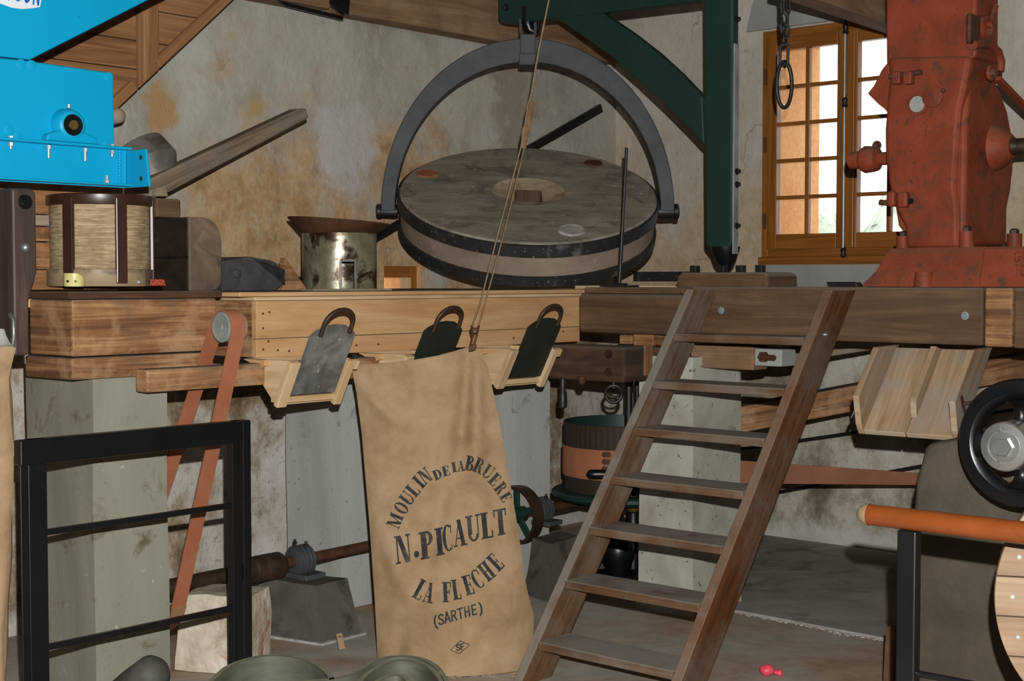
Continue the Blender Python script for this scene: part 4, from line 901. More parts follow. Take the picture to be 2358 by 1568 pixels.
single('wooden_lever', 'long thick grey wooden lever sloping up in front of the plaster wall', 'lever', mb, M['handle'], a0, bevel=.008)
bk = onY(318, 344, 5.9); ba = (onY(352, 420, 5.9) - bk).normalized() + V * .25; mb = MB()
mb.lathe(bk, ba, [(.108, .004), (.112, -.004), (.114, .002), (.128, .085), (.070, .20), (.066, .20), (.122, .085), (.106, .004)], 32, False)
mb.lathe(bk, ba, [(.069, .195), (.0, .196)], 32, False); single('tin_funnel', 'grey galvanised funnel bucket tipped behind the blue machine', 'bucket', mb, M['galv'], bk, smooth=30)
# slate grey cowl and wedge
KP2 = CP.off(-.40)
def deckp(px, py, pl): q = pl.pt(px, py); return Vector((q.x, q.y, DECK + .001))
qa = deckp(512, 655, KP2); qb = deckp(656, 655, KP2); L = (qb - qa).length; hh = KP2.pt(600, 592).z - DECK
pts = [(0, 0)] + [(L - .07 + .07 * math.sin(i * .3927), .07 - .07 * math.cos(i * .3927)) for i in range(5)] + [(L - .10 + .10 * math.cos(i * .3142), hh - .1 + .09 * math.sin(i * .3142)) for i in range(6)] + [(L * .45, hh), (L * .2, hh * .93), (0, hh * .86)]
t = Thing('sheet_cowl', 'slate grey rounded sheet metal cowl lying left of the flared tin', 'cowl', qa)
mb = MB(); mb.prism([qa + U * a + Z * b for a, b in pts], -V * .2, U); t.part('shell', mb, M['cowl'], bevel=.018, seg=3)
mb = MB(); mb.lathe(qa + U * .07 + Z * hh * .5, V, [(.02, 0), (.018, .01), (.012, .014), (.0, .013)], 18, False); t.part('knob', mb, M['cowl'], smooth=50)
qc = deckp(650, 660, KP2.off(-.1)); mb = MB(); mb.prism([qc, qc + U * .14, qc + U * .02 + Z * .14], -V * .04, U); single('pine_wedge', 'small orange pine wedge between the cowl and the flared tin', 'wedge', mb, M['oldpine'], qc, bevel=.003)
# flared tin
tc = onY(782, 655, 6.35); tc = Vector((tc.x, tc.y, DECK + .001)); tr = 85.5 / F * 6.35; th0 = onY(782, 537, 6.35).z - tc.z; th1 = onY(782, 508, 6.35).z - tc.z
t = Thing('flared_tin', 'tall rusty tin with a wide flared rim and a slot, beside the millstone', 'tin', tc)
fa = math.atan2(-tc.y, -tc.x); xd = Vector((math.cos(fa), math.sin(fa), 0))
mb = MB(); n = 48; sl = th0 * .50
def skp(k, th):
    a = (th + math.pi) % (2 * math.pi) - math.pi
    return k in (0, 1) and -.40 < a < -.06
zs = [0, .02, sl, th0 * .8, th0]
mb.lathe(tc, Z, [(tr, z) for z in zs], n, False, xd, skip=lambda k, th: skp(k, -th)); mb.lathe(tc, Z, [(tr - .004, z) for z in zs], n, False, xd, skip=lambda k, th: skp(k, -th)); t.part('body', mb, M['tin'], smooth=40)
mb = MB()
tl_ = lambda k, a, r, z: (r, z + (.022 * math.cos(a + 1.5) if k in (1, 2, 3) else 0))
mb.lathe(tc, Z, [(tr, th0 - .002), (tr * 1.37, th1 - .006), (tr * 1.38, th1), (tr * 1.36, th1), (tr - .004, th0)], n, False, xd, mod=lambda k, a, r, z: (r, z + (.016 * math.sin(-a) if k in (1, 2, 3) else 0))); t.part('flared_rim', mb, M['rust'], smooth=40)
mb = MB(); sr = []
for a in (.43, .03): 
    d = Vector((math.cos(fa + a * 1), math.sin(fa + a * 1), 0)); mb.box(tc + d * tr + Z * sl * .5, (Z, Vector((-d.y, d.x, 0)), d), (sl * .5, .006, .007))
d = Vector((math.cos(fa + .23), math.sin(fa + .23), 0)); mb.box(tc + d * tr * .99 + Z * (sl + .003), (Vector((-d.y, d.x, 0)), Z, d), (.034, .006, .008)); t.part('slot_frame', mb, M['galv'], bevel=.002)
# thin boards and rail on the deck
q = onY(1452, 651, 6.98); mb = MB(); mb.box(Vector((q.x, q.y, DECK + .009)), (V, U, Z), (.30, .06, .008)); single('deck_board', 'pale loose board on the deck between iron rod and pivot block', 'board', mb, M['pale'], q, bevel=.002)
q = onY(800, 655, 6.0); mb = MB(); mb.box(Vector((q.x, q.y, DECK + .004)), (U, V, Z), (.22, .04, .004)); single('thin_board', 'thin dusty board lying in front of the flared tin', 'board', mb, M['greywood'], q, bevel=.002)
q0, q1 = PW.off(-.06).pt(1462, 638), PW.off(-.06).pt(1590, 636); q1 = Vector((q1.x, q1.y, q0.z)); mb = MB(); mb.bar(q0, q1, .03, .05, U); mb.bar(q0 + Z * .03, q1 + Z * .03, .05, .006, U); single('steel_rail', 'dusty black steel rail along the window wall behind the pivot block', 'rail', mb, M['band'], q0)
q = onY(1952, 651, 6.0); q.z = DECK + .002; t = Thing('iron_lump', 'short dark iron clamp lying left of the red mill foot', 'clamp', q)
mb = MB(); mb.box(q + Z * .018, (V, U, Z), (.07, .025, .017)); mb.v = [v + (-V * .02 if v.z > q.z + .02 else Z * 0) for v in mb.v]; t.part('jaw', mb, M['blkiron'], bevel=.006)
mb = MB(); mb.box(q - V * .075 + Z * .014, (V, U, Z), (.012, .02, .013)); t.part('brass_tip', mb, M['brass'], bevel=.003, label='dull brass tip')

# ---------------------------------------------------------------- chutes under the chest
ZC = CP.pt(590, 823).z
def chute(pxB, L, label, lab2, mplate, psc=1.0):
    # B = outer top corner of the left side board, .18 m out from the chest
    o = CP.off(.255).pt(pxB, 815) - V * .255; o = Vector((o.x, o.y, ZC - .002))
    out, low, lout = .255, .165, .168
    Bt, Ct = V * out, V * lout - Z * low
    t = Thing('flour_chute', label, 'chute', o, 'wooden chutes under the pine chest')
    dn = (Bt - Ct).normalized(); nrm = dn.cross(U); nrm = nrm if nrm.dot(V) > 0 else -nrm
    for x in (0, L):
        mb = MB(); mb.prism([o + U * x + V * .004, o + U * x + Bt, o + U * x + Ct], U * .016, V); t.part('side_board', mb, M['pale'], bevel=.002)
        mb = MB(); a = o + U * (x + .008); r0, r1 = a + Ct + nrm * .008, a + Bt + nrm * .008
        if x: mb.prism([r0 - U * .02, r0 + U * .016, r1 + U * .016 - dn * .035, r1 + U * .04 - dn * .035, r1 + U * .04, r1 - U * .018], nrm * .022, dn)
        else: mb.bar(r0, r1, .046, .022, U)
        t.part('rim_strip', mb, M['pale'], bevel=.003)
    mb = MB(); mb.bar(o + Ct + Z * .02 - U * .004, o + Ct + Z * .02 + U * (L + .022), .06, .022, V); t.part('bottom_strip', mb, M['pale'], bevel=.003)
    mb = MB(); mb.prism([o + V * .004, o + V * .004 + U * L, o + Ct + U * L, o + Ct], -nrm * .01 - Z * .004, U); t.part('back_board', mb, M['pale'])
    mb = MB(); mb.prism([o + V * .0 + Z * .0, o + V * .12 + Z * .0, o + V * .125 - Z * .022, o + V * .1 - Z * .03, o - Z * .004], -U * .018, V); t.part('fixing_cleat', mb, M['pine'], bevel=.002)
    # slide plate with its hoop handle
    pw = L - .045; ph = (Bt - Ct).length * 1.0; e = .155 * psc
    g = o + Ct + U * (.03) + nrm * .012 + dn * .05; ph -= .05
    pts = [(0, 0), (pw, 0), (pw, ph + e * .72), (pw * .93, ph + e * .82), (pw * .72, ph + e * .97), (pw * .5, ph + e), (pw * .28, ph + e * .97), (pw * .07, ph + e * .82), (0, ph + e * .72)]
    mb = MB(); mb.prism([g + U * a + dn * b for a, b in pts], nrm * .004, dn); pl = t.part('slide_plate', mb, mplate, label=lab2)
    hb = ph + e * .86; r = pw * .31; c = g + U * pw * .5 + nrm * .012
    path = [c + U * (-r) + dn * (hb - .02)] + [c + U * (-r * math.cos(i * math.pi / 10)) + dn * (hb + .03 + r * .85 * math.sin(i * math.pi / 10)) for i in range(11)] + [c + U * r + dn * (hb - .01)]
    mb = MB(); mb.tube(path, .0085, 10); t.part('hoop_handle', mb, M['rustdk'], pl, smooth=60)
chute(672, .262, 'nearest wooden chute with a worn grey steel slide, left of the sack', 'worn grey steel slide', M['plate1'])
chute(936, .262, 'middle wooden chute with a black slide, half hidden by the hanging sack', 'black steel slide', M['plate2'])
chute(1178, .262, 'farthest wooden chute with a dark green black slide, right of the sack', 'dark green black steel slide', M['plate2'])

# ---------------------------------------------------------------- the hanging sack
LT = [(800, 808), (840, 808), (900, 820), (1000, 833), (1200, 850), (1400, 864), (1530, 870), (1570, 872)]
RT = [(795, 1085), (812, 1108), (840, 1122), (880, 1131), (960, 1148), (1060, 1166), (1200, 1190), (1350, 1212), (1420, 1230), (1500, 1226), (1570, 1205)]
TT = [(808, 841), (860, 839), (900, 836), (960, 829), (1010, 820), (1060, 806), (1085, 799), (1105, 806), (1130, 830)]
SB = 1545.0
def sk_uv(px, py):
    l, r = tab(LT, py), tab(RT, py); u = (px - l) / (r - l); return u
def seg_d(px, py, a, b):
    ax, ay = a; bx, by = b; dx, dy = bx - ax, by - ay; q = max(0, min(1, ((px - ax) * dx + (py - ay) * dy) / (dx * dx + dy * dy))); return math.hypot(px - ax - q * dx, py - ay - q * dy)
FOLD = [((1083, 815), (1062, 1000), 16, -.016), ((1062, 1000), (985, 1290), 20, -.016), ((1100, 830), (1098, 1060), 18, .014), ((825, 890), (905, 965), 14, .012), ((905, 1420), (1010, 1350), 24, .012), ((880, 1250), (940, 1360), 26, .012), ((1040, 1040), (1035, 1150), 22, .012), ((900, 860), (1000, 890), 26, -.010), ((1120, 1420), (1215, 1400), 22, .010), ((930, 1440), (905, 1540), 16, -.01)]
def sk_d(px, py):
    u = min(1, max(0, sk_uv(px, py))); v = (py - 800) / 740
    b = (max(0, math.sin(math.pi * u)) ** .7) * (.035 + .075 * min(1, max(0, v))) 
    for a, c, w, k in FOLD: b += 1.9 * k * math.exp(-(seg_d(px, py, a, c) / w) ** 2) * min(1, u * 8, (1 - u) * 8)
    b += .008 * noise.noise(Vector((px * .012, py * .006, 3)))
    return 5.52 - .05 * max(0, v) - b
def sk_p(px, py, off=0):
    p = onY(px, py, sk_d(px, py) - off); p.z = max(p.z, .004); return p
def sk_top(px): return tab(TT, px)
def sk_fn(u, v, back=False):
    py = 820 + (SB - 820) * v
    for _ in range(3):
        l, r = tab(LT, py), tab(RT, py); px = l + (r - l) * u; py = lerp(sk_top(px), SB + 12 * math.sin(math.pi * u), v)
    if back:
        q = onY(px, py, 5.52 - .05 * v + .03 + .05 * math.sin(math.pi * u) * v); q.z = max(q.z, .004); return q
    return sk_p(px, py)
t = Thing('flour_sack', 'tall hanging burlap flour sack printed with black lettering', 'sack', onY(1030, 1540, 5.48))
mb = MB(); mb.sheet(lambda u, v: sk_fn(u, v), 40, 70); t.part('front_cloth', mb, M['burlap'], smooth=80)
mb = MB(); mb.sheet(lambda u, v: sk_fn(u, v, True), 20, 30)
nu, nv = 20, 30
t.part('back_cloth', mb, M['burlap'], smooth=80)
mb = MB(); mb.tube([sk_fn(i / 30, 0) for i in range(31)], .0035, 6); t.part('top_hem', mb, M['burlap'], smooth=80)
mb = MB(); Zx = lambda x: 780 + x / 2.666; Zy = lambda y: 980 + y / 2.666
pl_ = lambda x, y: sk_p(Zx(x), Zy(y), .003)
for ch, x, y, w, h, r in (('M', 345, 583, 84, 84, -68), ('O', 384, 505, 62, 92, -58), ('U', 420, 446, 66, 92, -54), ('L', 455, 395, 54, 90, -49), ('I', 490, 347, 32, 92, -46), ('N', 530, 308, 66, 92, -36),
        ('D', 606, 300, 58, 62, -22), ('E', 658, 278, 50, 62, -14), ('L', 716, 254, 48, 62, -10), ('A', 752, 248, 46, 64, -4), ('B', 806, 232, 60, 92, 12), ('R', 862, 246, 62, 92, 24), ('U', 918, 284, 58, 86, 34), ('E', 958, 330, 52, 82, 44), ('R', 996, 384, 54, 80, 52), ('E', 1026, 438, 50, 72, 60)):
    put_letter(mb, ch, x, y, w, h, r, r, pl_)
for ch, x, y, w, h in (('N', 395, 757, 100, 172), ('.', 472, 724, 36, 172), ('P', 540, 732, 92, 168), ('I', 616, 712, 50, 168), ('C', 668, 690, 66, 164), ('A', 744, 658, 88, 164), ('U', 826, 630, 88, 162), ('L', 908, 612, 78, 160), ('T', 992, 592, 84, 160)):
    put_letter(mb, ch, x, y, w, h, -11, -5, pl_)
for ch, x, y, w, h, r in (('L', 500, 1006, 58, 128, 28), ('A', 556, 1026, 66, 124, 12), ('F', 664, 1022, 58, 124, -2), ('L', 722, 1006, 54, 124, -8), ('E', 795, 978, 60, 122, -16), ('C', 850, 942, 62, 122, -28), ('H', 906, 894, 66, 120, -38), ('E', 962, 838, 58, 116, -44)):
    put_letter(mb, ch, x, y, w, h, r, r, pl_)
for ch, x, y in (('(', 598, 1206), ('S', 628, 1190), ('A', 666, 1176), ('R', 706, 1165), ('T', 747, 1152), ('H', 788, 1142), ('E', 832, 1130), (')', 872, 1124)):
    put_letter(mb, ch, x, y, 38, 64, -15, -8, pl_, sans)
for ch, x, y in (('S', 732, 1362), ('F', 760, 1356)): put_letter(mb, ch, x, y, 28, 38, -10, -6, pl_, sans)
dm = [(686, 1378), (746, 1322), (804, 1346), (742, 1400)]
for i in range(4):
    a, b = dm[i], dm[(i + 1) % 4]; L = math.dist(a, b); nx, ny = -(b[1] - a[1]) / L * 2.2, (b[0] - a[0]) / L * 2.2
    for j in range(4):
        f = lambda q: (a[0] + (b[0] - a[0]) * q, a[1] + (b[1] - a[1]) * q); s0, s1 = f(j / 4), f((j + 1) / 4)
        mb.add([pl_(s0[0] - nx, s0[1] - ny), pl_(s1[0] - nx, s1[1] - ny), pl_(s1[0] + nx, s1[1] + ny), pl_(s0[0] + nx, s0[1] + ny)], [(0, 1, 2, 3)], Z)
for i, f in enumerate(mb.f):
    q = [mb.v[k] for k in f]
    if (q[1] - q[0]).cross(q[2] - q[0]).y > 0: mb.f[i] = f[::-1]
t.part('printed_lettering', mb, M['ink'], label='black stencilled lettering')['kind'] = 'stuff'
# hooks and cord that hold it
q = onY(812, 836, 5.52); t = Thing('sack_hook', 'small black iron hook holding the left sack corner', 'hook', q)
mb = MB(); mb.tube([q + Y * .05 + Z * .0, q + Z * .02, q + Z * .035 + X * .004, q + X * .012 + Z * .02, q + X * .008 + Z * .002, q - X * .012 - Z * .012, q - X * .014 - Z * .05], .0065, 8); t.part('hook', mb, M['blkiron'], smooth=60)
t = Thing('hoist_cord', 'long thin tan cord with wooden toggle running down to the sack', 'cord', onY(1090, 770, 5.48))
dco = lambda py: tab([(0, 6.0), (340, 5.8), (800, 5.46)], py)
cp_ = lambda px, py: onY(px, py, dco(py))
mb = MB(); mb.tube([onY(1358, -460, 6.15), cp_(1276, -60), cp_(1240, 118), cp_(1224, 214)], .0042, 6); t.part('cord', mb, M['rope'], smooth=60)
mb = MB(); mb.prism([cp_(1221, 232), cp_(1231, 236), cp_(1211, 342), cp_(1198, 340), cp_(1202, 300)], Y * .02, Z); t.part('toggle', mb, M['oldpine'], bevel=.003)
mb = MB(); mb.tube([cp_(1224, 214), cp_(1216, 240), cp_(1202, 330), cp_(1145, 545), cp_(1108, 690), cp_(1086, 752)], .0034, 6); t.part('cord', mb, M['rope'], smooth=60)
mb = MB(); mb.tube([cp_(1224, 214), cp_(1220, 250), cp_(1206, 345), cp_(1165, 520), cp_(1130, 650), cp_(1102, 752)], .0034, 6); t.part('cord', mb, M['rope'], smooth=60)
for pts in ([(1085, 750), (1090, 770), (1083, 796), (1088, 808)], [(1103, 750), (1098, 772), (1090, 796), (1088, 808)], [(1085, 752), (1094, 758), (1103, 752)]):
    mb = MB(); mb.tube([cp_(*p) for p in pts], .0045, 6); t.part('clamp_arm', mb, M['rust'], smooth=60)
mb = MB(); c = cp_(1088, 800); mb.box(c + Y * .0, (X + Z * .3, Y, Z), (.014, .03, .011)); t.part('clamp_jaw', mb, M['rust'], bevel=.003)
# sack at the left edge of the picture
o = onY(-40, 1290, 4.3); t = Thing('flour_sack', 'plain burlap sack cut by the left picture edge', 'sack', Vector((o.x, o.y, 0)))
def ls(u, v):
    a = 2 * math.pi * u; py = lerp(800, 1640, v); hw = tab([(0, 75), (.08, 62), (.25, 72), (.6, 66), (1, 50)], v); c = onY(-42, py, 4.3); w = hw / F * 4.3
    p = c + X * w * math.cos(a) + Y * w * .55 * math.sin(a) + noise.noise_vector(c * 4 + Vector((a, 0, 0))) * .012; p.z = max(.003, p.z); return p
mb = MB(); mb.sheet(ls, 24, 24); t.part('cloth', mb, M['burlap'], smooth=80)
mb = MB(); mb.sheet(lambda u, v: lerp(ls(u, 0), onY(-10, lerp(800, 758, v), 4.32) + X * .0 + (ls(u, 0) - onY(-42, 800, 4.3)) * .25, v), 24, 5); t.part('gathered_neck', mb, M['cement'], smooth=80, label='grey gathered neck')

# ---------------------------------------------------------------- leather belt and its little pulley
T0 = onY(509, 753, 5.0); pr_ = .056; r2_ = .14
B0 = T0 - V * .45 - Z * (T0.z - .33)
t = Thing('belt_pulley', 'small grey pulley turning the orange leather belt at left', 'pulley', T0)
mb = MB(); mb.lathe(T0, -U, [(pr_ - .004, -.075), (pr_ - .002, 0), (pr_ - .010, .003), (pr_ - .016, .001), (pr_ - .03, .002), (.012, .001), (.01, .004)], 32); t.part('wheel', mb, M['pulleygrey'], smooth=35)
mb = MB(); mb.cyl(T0 + U * .07, T0 + U * .085, .014); t.part('axle', mb, M['rustdk'])
t = Thing('leather_belt', 'orange brown leather belt slanting from the small grey pulley to the floor shaft', 'belt', B0)
dist = (B0 - T0).length; dn = (B0 - T0).normalized(); pn = dn.cross(U).normalized(); pn = pn if pn.dot(V) > 0 else -pn
al = math.asin((r2_ - pr_) / dist); path = []
cd_ = lambda C, r, an: C + (pn * math.cos(an) - dn * math.sin(an)) * r
for i in range(13): path.append(cd_(T0, pr_, al + (math.pi - 2 * al) * i / 12))
for i in range(17): path.append(cd_(B0, r2_, math.pi - al + (math.pi + 2 * al) * i / 16))
def ribbon(path, wv, th, closed, nrm_fn):
    mb = MB(); vs = []; m = len(path)
    for i, p in enumerate(path):
        n = nrm_fn(i); vs += [p + wv * .0, p + wv, p + wv + n * th, p + n * th]
    fs = []
    for i in range(m if closed else m - 1):
        j = (i + 1) % m
        for k in range(4): fs.append((4 * i + k, 4 * i + (k + 1) % 4, 4 * j + (k + 1) % 4, 4 * j + k))
    if not closed: fs += [(3, 2, 1, 0), (4 * m - 4, 4 * m - 3, 4 * m - 2, 4 * m - 1)]
    return mb.add(vs, fs, path[1] - path[0])
def bn(i):
    a, b = path[i - 1], path[(i + 1) % len(path)]; tt = (b - a).normalized(); n = tt.cross(U); 
    rr = path[i] - (T0 if i < 13 else B0)
    return n if n.dot(rr) > 0 else -n
mb = ribbon(path, U * .062, .005, True, bn); t.part('belt', mb, M['leather'], smooth=35)
q = cd_(B0, r2_ + .006, al + .02); mb = MB(); mb.box(q + U * .03, (U, dn, pn), (.03, .018, .004)); t.part('lap_joint', mb, M['leatherin'])

# ---------------------------------------------------------------- floor shaft, coupling, bearings, pedestals
S0 = onY(692, 1290, 6.02); S1 = onY(1238, 1166, 7.2); S1.z = lerp(S1.z, S0.z, .5); sd = (S1 - S0).normalized(); sn = Vector((sd.y, -sd.x, 0)).normalized()
t = Thing('floor_shaft', 'long rusty drive shaft with thick coupling running low along the floor', 'shaft', S0)
sp_ = lambda px: S0 + sd * (Plane(S0, sn).pt(px, proj(S0)[1]) - S0).dot(sd)
mb = MB(); mb.cyl(sp_(318), sp_(600), .034, n=20); t.part('thick_shaft', mb, M['rustdk'], smooth=40)
mb = MB(); mb.cyl(sp_(600), sp_(1440), .0235, n=18); t.part('shaft', mb, M['rust'], smooth=40)
c0, c1_ = sp_(577), sp_(650); mb = MB(); L = (c1_ - c0).length; mb.lathe(c0, sd, [(.034, -.004), (.052, 0), (.056, .01), (.056, L * .32), (.054, L * .33), (.056, L * .36), (.055, L - .02), (.042, L)], 24); t.part('coupling', mb, M['rustdk'], smooth=30)
def bearing(px, lab):
    c = sp_(px); t = Thing('plummer_block', lab, 'bearing', c - Z * .07)
    mb = MB(); mb.lathe(c - sd * .045, sd, [(.04, 0), (.058, .008), (.06, .02), (.062, .03), (.062, .055), (.06, .065), (.058, .085), (.04, .09)], 24); t.part('housing', mb, M['iron'], smooth=30)
    for k in (-.03, -.01, .012, .03): mb = MB(); mb.ring(c + sd * k, sd, .0615, .005, 24, 6); t.part('rib', mb, M['iron'], smooth=60)
    mb = MB(); mb.box(c - Z * .058, (sd, sn, Z), (.055, .10, .012)); t.part('foot', mb, M['iron'], bevel=.005)
    for a in (-.03, .03):
        mb = MB(); q = c + sn * a * 1.2 + Z * .055; mb.cyl(q, q + Z * .03, .006); mb.lathe(q + Z * .01, Z, [(.011, 0), (.011, .009)], 6); t.part('cap_bolt', mb, M['blkiron'])
    return c
bc1 = bearing(692, 'ribbed blue grey bearing on the nearer dark block beside the coupling')
bc2 = bearing(1246, 'dark bearing on the farther dark block behind the spoked pulley')
def pedestal(lab, c, lf, rt, ztop, tin, loc_group=None, m='dark_concrete'):
    # c, lf, rt: base pixel corners (front, left, right)
    B = onZ(c[0], c[1], 0); Lf = onZ(lf[0], lf[1], 0); Rt = onZ(rt[0], rt[1], 0); e1, e2 = Lf - B, Rt - B
    base = [B, Rt, Rt + e1, Lf]; cen = (B + Rt + e1 * .5 + Lf - e2 * 0) / 3; cen = (base[0] + base[1] + base[2] + base[3]) / 4
    vs = []; ns = 6
    for k in range(ns + 1):
        f = k / ns
        for i in range(4):
            for j in range(4):
                p = lerp(base[i], base[(i + 1) % 4], j / 4); q = lerp(p, cen, tin * f); q = q + Z * (ztop * f); vs.append(q + noise.noise_vector(q * 4) * .008)
    fs = []
    for k in range(ns):
        for i in range(16): fs.append((16 * k + i, 16 * k + (i + 1) % 16, 16 * (k + 1) + (i + 1) % 16, 16 * (k + 1) + i))
    fs.append([16 * ns + i for i in range(16)])
    for v in vs: v.z = max(v.z, .002)
    mb = MB(); mb.add(vs, fs, Z)
    return single('bearing_pedestal', lab, 'block', mb, M[m], B, 'dark concrete shaft pedestals', smooth=30), base, cen
_, base1, cen1 = pedestal('nearer dark tapered concrete block under the ribbed bearing, left of the sack', (738, 1487), (570, 1462), (832, 1463), bc1.z - .072, .24)
pedestal('farther dark tapered concrete block between the sack and the ladder', (1262, 1388), (1205, 1368), (1352, 1358), bc2.z - .072, .30)
mb = MB(); q = [lerp(p, cen1, -.10) for p in base1]; mb.prism([Vector((p.x, p.y, .001)) for p in q], Z * .012); single('mortar_skirt', 'whitish mortar skirt round the foot of the nearer dark block', 'mortar', mb, M['limewhite'], q[0], bevel=.004)
q = onZ(788, 1503, .0); mb = MB(); t = Thing('wooden_peg', 'small wooden peg with a drilled hole leaning on the dark block foot', 'peg', q + Z * .014)
pa, pb_ = q + Z * .016 - V * .0, onY(781, 1460, 5.78); mb.bar(pa, pb_, .026, .012, X); t.part('peg', mb, M['chute'], bevel=.002)
mb = MB(); h = lerp(pa, pb_, .8) - Y * .007; mb.cyl(h, h - Y * .002, .006); t.part('hole', mb, M['black'])
# spoked pulley on the shaft
wc = sp_(1192); t = Thing('spoked_pulley', 'dark pulley wheel with green spokes half hidden behind the sack', 'pulley', wc)
RW = .145; mb = MB(); mb.lathe(wc - sd * .035, sd, [(RW - .014, 0), (RW, 0), (RW + .003, .035), (RW, .07), (RW - .014, .07), (RW - .014, 0)], 40, False); t.part('rim', mb, M['rustdk'], smooth=40)
mb = MB(); mb.cyl(wc - sd * .045, wc + sd * .045, .04, n=20); t.part('hub', mb, M['green'], smooth=40)
for k in range(5):
    a = k * 2 * math.pi / 5 + .35; d = sn * math.cos(a) + Z * math.sin(a); mb = MB(); mb.bar(wc + d * .03, wc + d * (RW - .01), .034, .016, d.cross(sd)); t.part('spoke', mb, M['green'], bevel=.005)

# stone block behind the railing
B = onZ(415, 1556, 0)
mb = MB(); ex = V * .16 + U * .19; 
vs = []
q0 = [onZ(404, 1545, 0), onZ(570, 1558, 0)]; e = q0[1] - q0[0]; bk_ = Vector((-e.y, e.x, 0)).normalized() * .22
for k in range(7):
    f = k / 6; ins = .08 * f
    for i, (a, b) in enumerate(((0, 0), (1, 0), (1, 1), (0, 1))):
        for j in range(5):
            a2, b2 = ((0, 0), (1, 0), (1, 1), (0, 1))[(i + 1) % 4]; aa, bb = lerp(a, a2, j / 5), lerp(b, b2, j / 5)
            p = q0[0] + e * (lerp(aa, .5, ins) + .03 * f) + bk_ * lerp(bb, .5, ins) + Z * .295 * f; vs.append(p + noise.noise_vector(p * 9) * .012)
fs = [(20 * k + i, 20 * k + (i + 1) % 20, 20 * k + 20 + (i + 1) % 20, 20 * k + 20 + i) for k in range(6) for i in range(20)] + [[120 + i for i in range(20)]]
for v in vs: v.z = max(.002, v.z)
mb.add(vs, fs, Z); single('limestone_block', 'rough pale limestone block with rusty stains behind the black railing', 'stone', mb, M['rubble'], q0[0], smooth=50)

# ---------------------------------------------------------------- black railing at left
LR = Plane(onY(45, 1015, 4.2), V)
t = Thing('black_railing', 'black angle iron railing frame in front of the big left pillar', 'railing', Vector((LR.p.x, LR.p.y, 0)))
o = Vector((LR.p.x, LR.p.y, 0)); ZT = LR.p.z
du = lambda px: (LR.pt(px, 1200) - o).dot(U)
ue = du(577)
mb = MB(); mb.prism([o, o + U * .026, o + U * .026 + Z * ZT, o + Z * ZT], -V * .006, Z); mb.prism([o + U * .026, o + U * .088, o + U * .088 + Z * ZT, o + U * .026 + Z * ZT], -V * .03, Z); t.part('post', mb, M['black'], bevel=.003)
mb = MB(); mb.prism([o + U * (ue - .075), o + U * (ue - .034), o + U * (ue - .034) + Z * ZT, o + U * (ue - .075) + Z * ZT], -V * .03, Z); mb.prism([o + U * (ue - .034), o + U * ue, o + U * ue + Z * ZT, o + U * (ue - .034) + Z * ZT], V * .006, Z); t.part('post', mb, M['black'], bevel=.003)
mb = MB(); mb.prism([o + Z * (ZT - .075) + V * .004, o + U * ue + Z * (ZT - .075) + V * .004, o + U * ue + Z * ZT + V * .004, o + Z * ZT + V * .004], -V * .04, U); t.part('top_rail', mb, M['black'], bevel=.004)
for py in (1229, 1496):
    zz = LR.pt(96, py).z; mb = MB(); mb.box(o + U * (ue * .5) + Z * zz - V * .014, (U, V, Z), (ue * .5 - .06, .009, .009)); t.part('crossbar', mb, M['black'], bevel=.002)
# belting on edge and dark pole in the foreground
def belt_path(pts, z):
    P = [onZ(px, py, z) for px, py in pts]; out = []
    P = [P[0] * 2 - P[1]] + P + [P[-1] * 2 - P[-2]]
    for i in range(1, len(P) - 2):
        for k in range(6):
            q = k / 6; a, b, c, d = P[i - 1:i + 3]; out.append(.5 * ((2 * b) + (c - a) * q + (2 * a - 5 * b + 4 * c - d) * q * q + (3 * b - a - 3 * c + d) * q ** 3))
    return out + [P[-2]]
BZ = .46
t = Thing('belting_coil', 'wide green grey drive belting standing on edge in two loops at the bottom', 'belting', onZ(760, 1568, 0))
for pts, nm in (([(470, 1590), (485, 1570), (530, 1532), (600, 1511), (668, 1511), (722, 1526), (757, 1552), (768, 1578)], 'loop'), ([(600, 1576), (690, 1569), (760, 1564), (815, 1549), (860, 1523), (910, 1511), (965, 1515), (1005, 1535), (1028, 1570), (1034, 1590)], 'loop'), ([(812, 1592), (850, 1548), (912, 1521), (975, 1528), (1012, 1560), (1020, 1590)], 'inner_loop'), ([(842, 1590), (880, 1562), (925, 1556), (960, 1590)], 'inner_loop')):
    P = belt_path(pts, BZ); m = len(P); vs = []
    for i, p in enumerate(P):
        d = (P[min(i + 1, m - 1)] - P[max(i - 1, 0)]); n_ = Vector((-d.y, d.x, 0)).normalized() * .007
        for zz in (.002, BZ): vs += [Vector((p.x, p.y, zz)) - n_, Vector((p.x, p.y, zz)) + n_]
    fs = []
    for i in range(m - 1):
        for a, b in ((0, 2), (2, 3), (3, 1), (1, 0)): fs.append((4 * i + a, 4 * i + b, 4 * i + 4 + b, 4 * i + 4 + a))
    mb = MB(); mb.add(vs, fs, Z); lp = t.part(nm, mb, M['feltbelt'], smooth=40)
    mb = MB(); vs2 = []
    for i in range(m): vs2 += [vs[4 * i + 2] + Z * .0012, vs[4 * i + 3] + Z * .0012]
    mb.add(vs2, [(2 * i, 2 * i + 1, 2 * i + 3, 2 * i + 2) for i in range(m - 1)], Z)
    for i, f in enumerate(mb.f): 
        q = [mb.v[k] for k in f]
        if (q[1] - q[0]).cross(q[2] - q[0]).z < 0: mb.f[i] = f[::-1]
    t.part('cut_edge', mb, M['feltedge'], lp, label='pale cut edge')
e1 = onY(345, 1556, 3.75); e0 = onZ(60, 1790, .06); d = (e1 - e0).normalized(); mb = MB(); L = (e1 - e0).length
